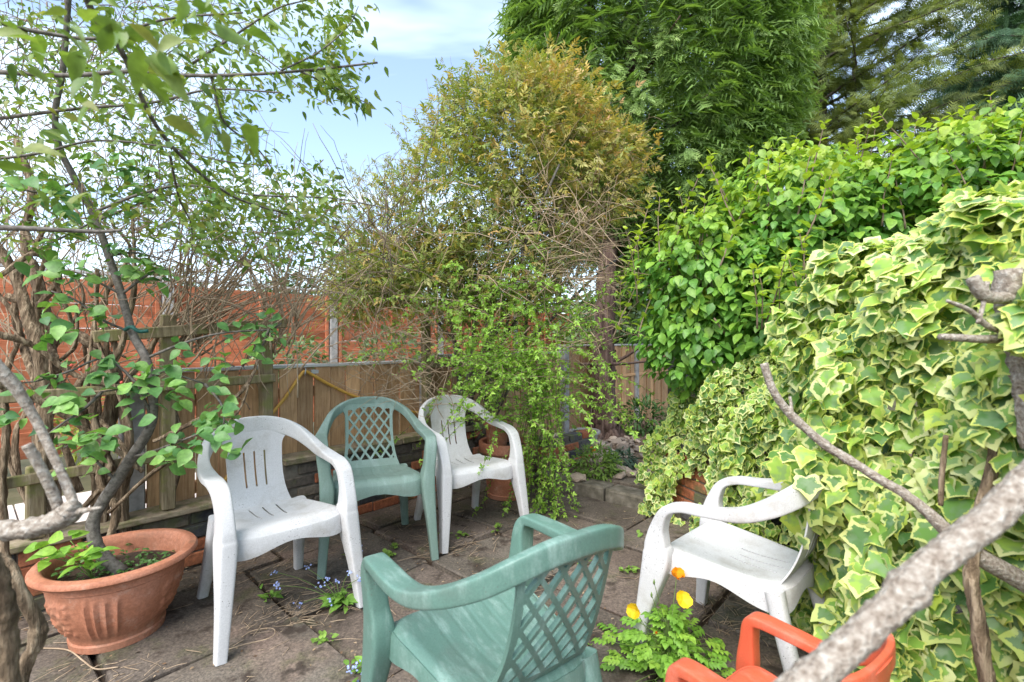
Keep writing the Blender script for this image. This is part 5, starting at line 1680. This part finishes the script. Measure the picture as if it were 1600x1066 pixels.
branch('dead_branch', 'pale dead upright branch with broken stubs in front of the upper ivy', [(1625, 700, 1.0), (1612, 600, 1.0), (1600, 540, 1.0), (1586, 480, 1.0), (1580, 418, 1.0)], [.030, .029, .028, .026, .022], M_palebark, 40, 18, .16,
       [([(1604, 468, 1.0), (1570, 466, .99), (1540, 462, .98), (1520, 434, .98)], [.011, .012, .013, .012]), ([(1600, 527, 1.0), (1550, 530, .99), (1500, 528, .98), (1468, 526, .98)], [.010, .0085, .0075, .006]), ([(1590, 524, 1.0), (1545, 510, .98), (1515, 485, .97), (1480, 470, .96)], [.007, .006, .005, .003]), ([(1528, 505, .97), (1535, 480, .98), (1542, 440, .98)], [.004, .004, .005])])
branch('cut_branch', 'thin brown branch with a sawn end arching down in front of the ivy', [(1194, 568, 1.25), (1210, 610, 1.24), (1240, 650, 1.23), (1300, 702, 1.2), (1360, 740, 1.16), (1430, 785, 1.12), (1520, 860, 1.08), (1640, 930, 1.05)], [.0095, .0095, .010, .010, .0105, .011, .018, .022], M_palebark, 70, 12, .08, [([(1237, 648, 1.23), (1236, 632, 1.235), (1234, 620, 1.24)], [.005, .004, .004])])
branch('ivy_trunk', 'old brown stem standing upright among the large ivy leaves', [(1545, 1100, 1.05), (1530, 980, 1.05), (1518, 900, 1.06), (1525, 840, 1.07), (1550, 760, 1.08), (1560, 690, 1.1)], [.015, .014, .013, .013, .012, .011], M_vine, 50, 14, .25, [([(1470, 790, 1.15), (1472, 740, 1.15), (1478, 680, 1.15)], [.005, .006, .005])], 'stem')
branch('sawn_branch', 'stubby pale sawn branch with two forks beside the terracotta bowl', [(-60, 838, .85), (0, 828, .86), (60, 820, .87), (105, 805, .88), (122, 785, .88)], [.017, .016, .016, .019, .012], M_palebark, 40, 18, .14,
       [([(118, 795, .88), (105, 760, .89), (85, 715, .9), (55, 655, .9), (20, 600, .88), (-20, 560, .86)], [.008, .0075, .007, .0075, .010, .013]), ([(92, 795, .88), (78, 760, .87), (60, 725, .86), (42, 695, .85)], [.009, .0085, .008, .008]), ([(118, 800, .88), (140, 796, .87), (158, 793, .86)], [.007, .004, .002]), ([(58, 735, .86), (60, 715, .86), (57, 705, .86)], [.004, .004, .003])])
branch('curved_stem', 'bare curved stem bending down to the paving at the left edge', [(-30, 860, 1.1), (10, 885, 1.1), (35, 930, 1.1), (58, 975, 1.12), (55, 1010, 1.12), (38, 1050, 1.12), (30, 1110, 1.12)], [.012, .0115, .012, .013, .0135, .013, .012], M_vine, 50, 14, .16)
branch('curved_stem', 'thick out-of-focus pale trunk at the lower left edge', [(-25, 850, .75), (-2, 930, .76), (8, 1000, .77), (18, 1100, .78)], [.013, .0135, .0135, .013], M_vine, 40, 16, .18)

# ================================================================== flowers and small plants
def compound(n=3, sc_=.34, toothed=True):
    ps = [xform(L_broad, (0, .62, -.05), (0, 1, -.15), UPV, .42)]
    for i in range(n):
        y = .18 + .42 * i / max(1, n - 1)
        for s in (-1, 1):
            ps.append(xform(L_broad, (0, y, -.02), (s, .55, -.12), UPV, sc_))
    return join(ps)
def disc(m, p, nrm, r, n=6):
    pass
M_poppyleaf = mat_leaf('poppy_leaves', [(0.16, 0.33, 0.045), (0.23, 0.43, 0.06), (0.31, 0.50, 0.07)], trans=0.35)
M_yel = mat_leaf('yellow_petals', [(0.80, 0.52, 0.015), (0.85, 0.60, 0.03)], trans=0.3, rough=.5)
M_org = mat_leaf('orange_petals', [(0.85, 0.30, 0.01), (0.88, 0.38, 0.02)], trans=0.3, rough=.5)
M_stemg = mat_simple('green_stem', [(0.10, 0.17, 0.04), (0.16, 0.24, 0.06)], 30, .6, bmp=0)
pc = np.array([.58, 1.80, 0.0])
pp = empty('poppy_plant', pc, 'lush green poppy clump with yellow and orange flowers in front of the ivy-side white chair', 'flower')
pos, fwd, up, size = [], [], [], []
m = MB()
for k in range(170):
    a = rng.uniform(0, 6.28); r = abs(rng.normal(0, .095)); h = max(.02, rng.uniform(.02, .23) * (1 - r / .30))
    e = pc + [math.cos(a) * r * 1.2, math.sin(a) * r, h]
    m.tube(catmull([pc + [math.cos(a) * .01, math.sin(a) * .01, -.01], pc + [math.cos(a) * r * .5, math.sin(a) * r * .5, h * .8], e], 6), .0014, 3)
    pos.append(e); fwd.append(np.array([math.cos(a), math.sin(a), rng.normal(.05, .3)])); up.append(UPV + rng.normal(0, .3, 3)); size.append(rng.uniform(.045, .09))
m.build('leaf_stalk', M_stemg, pp, kind='stuff')
leaves(pp, compound(), *map(np.array, (pos, fwd, up, size)), M_poppyleaf, 300)
def petal_shape():
    V, T = [(0, 0, 0)], []
    n = 9
    for r_ in (.55, 1.0):
        for i in range(n):
            a = (i / (n - 1) - .5) * 1.75
            rr = r_ * (1 - .10 * abs(a) ** 2 + (.03 * math.cos(i * 2.6) if r_ == 1.0 else 0))
            V.append((math.sin(a) * rr * .80, math.cos(a) * rr, .34 * rr * rr - .12 * abs(a) * rr + (.035 * math.sin(i * 2.1) if r_ == 1.0 else 0)))
    for i in range(n - 1):
        T += [(0, 2 + i, 1 + i), (1 + i, 2 + i, 1 + n + i), (2 + i, 2 + n + i, 1 + n + i)]
    return np.array(V, float), np.array(T)
petal = petal_shape()
def flower(plant, p, base, mat, sz, npet=4, tilt=(0, -.5, .8), open_=.8):
    m = MB(); m.tube(catmull([base, (base + p) / 2 + rng.normal(0, .008, 3), p], 12), .0013, 5); m.build('flower_stalk', M_stemg, plant)
    me = mesh_tris('petal', *petal, mat)
    ax = np.array(tilt, float); ax /= np.linalg.norm(ax)
    s = np.cross(ax, [1, .2, 0]); s /= np.linalg.norm(s); t = np.cross(ax, s)
    fo = MB(); fo.tube([p - ax * .004, p + ax * .004, p + ax * .008], [.003, .005, .003], 8)
    fl = fo.build('flower', M_stemg, plant)
    fl.parent = plant
    for j in range(npet):
        a = 2 * math.pi * j / npet + .4
        d = (s * math.cos(a) + t * math.sin(a)) * open_ + ax * (1.15 - open_)
        d /= np.linalg.norm(d); sd = np.cross(d, ax); sd /= np.linalg.norm(sd); u = np.cross(sd, d)
        z = sz * rng.uniform(.9, 1.1)
        o = bpy.data.objects.new('petal', me); COL.objects.link(o); o.parent = fl
        o.matrix_parent_inverse = world_of(fl).inverted()
        o.matrix_basis = Matrix(((sd[0] * z, d[0] * z, u[0] * z, p[0]), (sd[1] * z, d[1] * z, u[1] * z, p[1]), (sd[2] * z, d[2] * z, u[2] * z, p[2]), (0, 0, 0, 1)))
flower(pp, P(1057, 903, 1.80), pc + [0, 0, .1], M_org, .036, 4, (.1, -.45, .9), .62)
flower(pp, P(1067, 938, 1.76), pc + [.01, 0, .1], M_yel, .034, 5, (0, -.75, .6), .9)
flower(pp, P(993, 953, 1.74), pc + [-.01, 0, .1], M_yel, .034, 4, (-.5, -.7, .2), .75)
flower(pp, P(1008, 902, 1.9), pc + [-.02, .02, .1], M_org, .024, 4, (-.3, -.3, .8), .5)
flower(pp, P(1026, 990, 1.70), pc + [-.01, 0, .08], M_org, .014, 4, (-.3, -.6, .6), .4)
for x, y in [(1022, 910), (1018, 930)]:
    p = P(x, y, 1.78)
    m = MB(); m.tube(catmull([pc + [0, 0, .1], (pc + p) / 2 + [0, 0, .06], p], 10), .0012, 4); m.tube([p - [0, 0, .008], p, p + [0, 0, .012]], [.002, .0045, .001], 8); m.build('flower_bud', M_stemg, pp)

M_fmn = mat_leaf('forget_me_not_leaves', [(0.14, 0.28, 0.05), (0.20, 0.36, 0.06)], trans=0.3)
M_blue = mat_leaf('blue_petals', [(0.30, 0.38, 0.75), (0.42, 0.50, 0.85)], trans=0.2, rough=.6)
def forget(label, x, y, nl, sz, stalks, pname='forget_me_not'):
    d = F * HC / (y - CY); c = np.array([(x - CX) * d / F, d, 0.0])
    t = empty(pname, c, label, 'flower', 'forget-me-nots in the paving joints')
    pos, fwd, up, size = [], [], [], []
    for k in range(nl):
        a = rng.uniform(0, 6.28); el = rng.uniform(.1, .8)
        pos.append(c + [rng.normal(0, .02), rng.normal(0, .015), .004 + abs(rng.normal(0, .02))]); fwd.append(np.array([math.cos(a), math.sin(a), el])); up.append(UPV + rng.normal(0, .3, 3)); size.append(sz * rng.uniform(.6, 1.3))
    leaves(t, ovate(.22, 5, .3, .35, .9), *map(np.array, (pos, fwd, up, size)), M_fmn, 300)
    for (ex, ey) in stalks:
        e = P(ex, ey, d * rng.uniform(.96, 1.02))
        mm = MB(); pa = catmull([c + [0, 0, .01], (c + e) / 2 + [0, 0, .03], e], 14); mm.tube(pa, .0013, 4)
        mm.build('flower_stalk', M_stemg, t)
        f = MB()
        for j in range(6):
            p = e + rng.normal(0, .008, 3); nn_ = np.array([0, -.5, .8]) + rng.normal(0, .3, 3); nn_ /= np.linalg.norm(nn_)
            s = np.cross(nn_, [1, 0, .1]); s /= np.linalg.norm(s); q = np.cross(nn_, s)
            ring = [p + (s * math.cos(b) + q * math.sin(b)) * (.0055 if i % 2 else .0035) for i, b in enumerate(np.linspace(0, 6.283, 11)[:-1])]
            f.add(np.array([p - nn_ * .001] + ring), [(0, 1 + i, 1 + (i + 1) % 10) for i in range(10)])
        f.build('flower_head', M_blue, t)
forget('blue forget-me-not clump at the foot of the large white chair', 530, 945, 46, .062, [(428, 893), (432, 915), (465, 945), (525, 908), (510, 905), (500, 915), (545, 895), (480, 888), (560, 905), (515, 938)])
forget('small blue-flowered forget-me-not sprouting from the joint between slabs', 425, 938, 14, .05, [(433, 915)])
forget('blue forget-me-not at the foot of the green chair in mid patio', 562, 1055, 12, .045, [(556, 1042), (568, 1058), (548, 1048), (575, 1045)])
forget('thin tall forget-me-not gone to seed behind the legs of the large white chair', 556, 918, 12, .045, [(559, 862), (572, 905)])
M_weed = mat_leaf('weed_leaves', [(0.15, 0.27, 0.05), (0.24, 0.38, 0.07)], trans=0.3)
LANDMARKS = [(-1.1, 2.2, 'near the large dirty white chair'), (-.75, 2.8, 'at the faded green chair by the wall'), (-.2, 3.05, 'under the white chair before the terracotta pot'),
             (-.03, 1.3, 'beside the green chair in mid patio'), (.35, 2.0, 'in the open middle of the patio'), (.75, 1.75, 'by the poppy clump'), (.45, 2.7, 'on the open paving towards the kerb'), (1.05, 2.0, 'by the white chair in the ivy')]
weed_spots = [(505, 1002), (615, 858), (695, 838), (775, 832), (905, 1005), (800, 1048), (880, 885), (912, 882), (935, 880), (978, 895), (985, 893), (1000, 838), (505, 1005), (610, 870), (965, 1030), (980, 1040), (1250, 985), (545, 870), (660, 1050), (720, 838), (780, 826)]
for x, y in weed_spots:
    d = F * HC / (y - CY); c = np.array([(x - CX) * d / F, d, 0.0])
    near = min(LANDMARKS, key=lambda q: (q[0] - c[0]) ** 2 + (q[1] - c[1]) ** 2)[2]
    t = empty('weed', c, 'tiny green weed in a paving joint ' + near, 'weed', 'weeds in the paving joints')
    n = rng.integers(6, 14)
    a = rng.uniform(0, 6.28, n)
    pos = c + np.column_stack([rng.normal(0, .018, n), rng.normal(0, .012, n), .006 + abs(rng.normal(0, .008, n))])
    leaves(t, L_broad, pos, np.column_stack([np.cos(a), np.sin(a), rng.uniform(.1, .9, n)]), np.tile(UPV, (n, 1)) + rng.normal(0, .3, (n, 3)), rng.uniform(.018, .036, n), M_weed, 300)
# weeds and seedlings in the bowl
bp = empty('seedling_plants', (PX, PY, .26), 'low green seedlings growing on the soil of the terracotta bowl', 'plant')
pos, fwd, up, size = [], [], [], []
for k in range(90):
    a, r = rng.uniform(0, 6.28), .2 * math.sqrt(rng.random())
    b = rng.uniform(0, 6.28)
    if math.sin(a) > .2 and math.cos(a) < 0 and rng.random() < .6: continue
    pos.append(np.array([PX + r * math.cos(a), PY + r * math.sin(a), .262 + abs(rng.normal(0, .02))])); fwd.append(np.array([math.cos(b), math.sin(b), rng.uniform(.0, .6)])); up.append(UPV + rng.normal(0, .3, 3)); size.append(rng.uniform(.03, .065))
leaves(bp, compound(2), *map(np.array, (pos, fwd, up, size)), mat_leaf('seedling_leaves', [(0.07, 0.16, 0.045), (0.12, 0.25, 0.06)], trans=.25), 300)
bs = empty('sapling', P(135, 885, 1.93), 'young leafy sapling rising from the left side of the terracotta bowl', 'plant')
pos, fwd, up, size = [], [], [], []
m = MB()
for x, y in [(118, 880), (95, 862), (130, 855), (75, 870), (140, 885), (110, 845), (165, 858), (62, 858)]:
    p = P(x, y, 1.90); m.tube(catmull([P(145, 905, 1.95), (P(145, 905, 1.95) + p) / 2 + [0, 0, .02], p], 8), .002, 4)
    for j in range(4):
        a = rng.uniform(0, 6.28); pos.append(p + rng.normal(0, .012, 3)); fwd.append(np.array([math.cos(a), math.sin(a) - .3, rng.uniform(-.1, .5)])); up.append(UPV + rng.normal(0, .3, 3) + [0, -.3, 0]); size.append(rng.uniform(.05, .09))
m.build('stem', M_stemg, bs, kind='stuff')
leaves(bs, L_ov, *map(np.array, (pos, fwd, up, size)), M_poppyleaf, 300)
# small orange flower by the stones
of = empty('marigold', (1.02, 4.62, .08), 'single orange flower near the stones by the cypress', 'flower')
p = P(926, 704, 4.75)
flower(of, p, np.array([p[0], p[1], .06]), M_org, .035, 6, (0, -.6, .7), .85)

# ---- litter: dead twigs, straw and leaf scraps
def near_joint():
    if rng.random() < .5:
        v = rng.choice([.02, .06, .30, .93, 1.56, 2.30]); u = rng.uniform(-1.9, 1.5); v = v + abs(rng.normal(0, .05)) if v < .1 else v + rng.normal(0, .05)
    elif rng.random() < .5:
        u = rng.choice([-.77, 0., .55, -1.45, .2, .86]) + rng.normal(0, .04); v = rng.uniform(.1, 2.4)
    else:
        u, v = rng.uniform(-1.8, 1.5), abs(rng.normal(0, .9))
    return u, min(v, 3.6)
m = MB()
for k in range(420):
    u, v = near_joint()
    p = uv(u, v, .004 + rng.random() * .004)
    a = rng.normal(UANG, .7) if rng.random() < .6 else rng.uniform(0, 6.28)
    ln = abs(rng.normal(.05, .06)) + .015
    w = wander(p, (math.cos(a), math.sin(a), .02), ln, 4, .12); w[:, 2] = np.clip(w[:, 2], .003, .02)
    m.tube(w, rng.uniform(.0007, .0016), 3)
for cx_, cy_, sp, n in [(-1.02, 2.12, .09, 60), (-.86, 2.3, .12, 60), (-1.5, 1.72, .11, 60), (.95, 2.1, .12, 90), (-.35, 2.95, .15, 40), (-1.3, 2.7, .2, 50)]:
    for k in range(n):
        p = np.array([rng.normal(cx_, sp), rng.normal(cy_, sp * .8), .004 + rng.random() * .01]); a = rng.normal(UANG, .8)
        w = wander(p, (math.cos(a), math.sin(a), .03), rng.uniform(.02, .10), 4, .12); w[:, 2] = np.clip(w[:, 2], .003, .03)
        m.tube(w, rng.uniform(.0008, .0019), 3)
w = px_path([(335, 1052, 1.85), (385, 1010, 1.93), (430, 990, 2.0), (428, 976, 2.05), (395, 990, 2.0)], 20)
m.build('straw_litter', M_dead, None, kind='stuff', label='dry stalks and twigs scattered over the paving', category='litter')
n = 1500
U_ = np.array([near_joint() for _ in range(n)])
pos = np.array([uv(u, v, .003 + rng.random() * .004) for u, v in U_])
a = rng.uniform(0, 6.28, n)
o = cloud('leaf_litter', L_tiny, pos, np.column_stack([np.cos(a), np.sin(a), rng.uniform(-.1, .3, n)]), np.tile(UPV, (n, 1)) + rng.normal(0, .2, (n, 3)), rng.uniform(.006, .022, n), mat_leaf('dead_leaf', [(0.05, 0.03, 0.018), (0.13, 0.075, 0.04), (0.25, 0.17, 0.10), (0.38, 0.28, 0.18)], trans=0, rough=.9))
o['label'] = 'brown leaf scraps and bark crumbs along the paving joints'; o['category'] = 'litter'
for (lab, pts) in [('loop of dry straw lying on the paving before the large white chair', [(335, 1025), (380, 1010), (420, 1000), (430, 990), (422, 984), (395, 988), (378, 998)]), ('bent bare stick on the paving in front of the terracotta bowl', [(60, 1015), (105, 1018), (130, 1035), (150, 1048), (185, 1045)])]:
    m = MB()
    gp = []
    for x, y in pts:
        d = F * HC / (y - CY); gp.append((((x - CX) * d / F), d, .006))
    m.tube(catmull(gp, 24), .0028, 6)
    tag(m.build('dry_stick', M_dead), lab, 'stick')
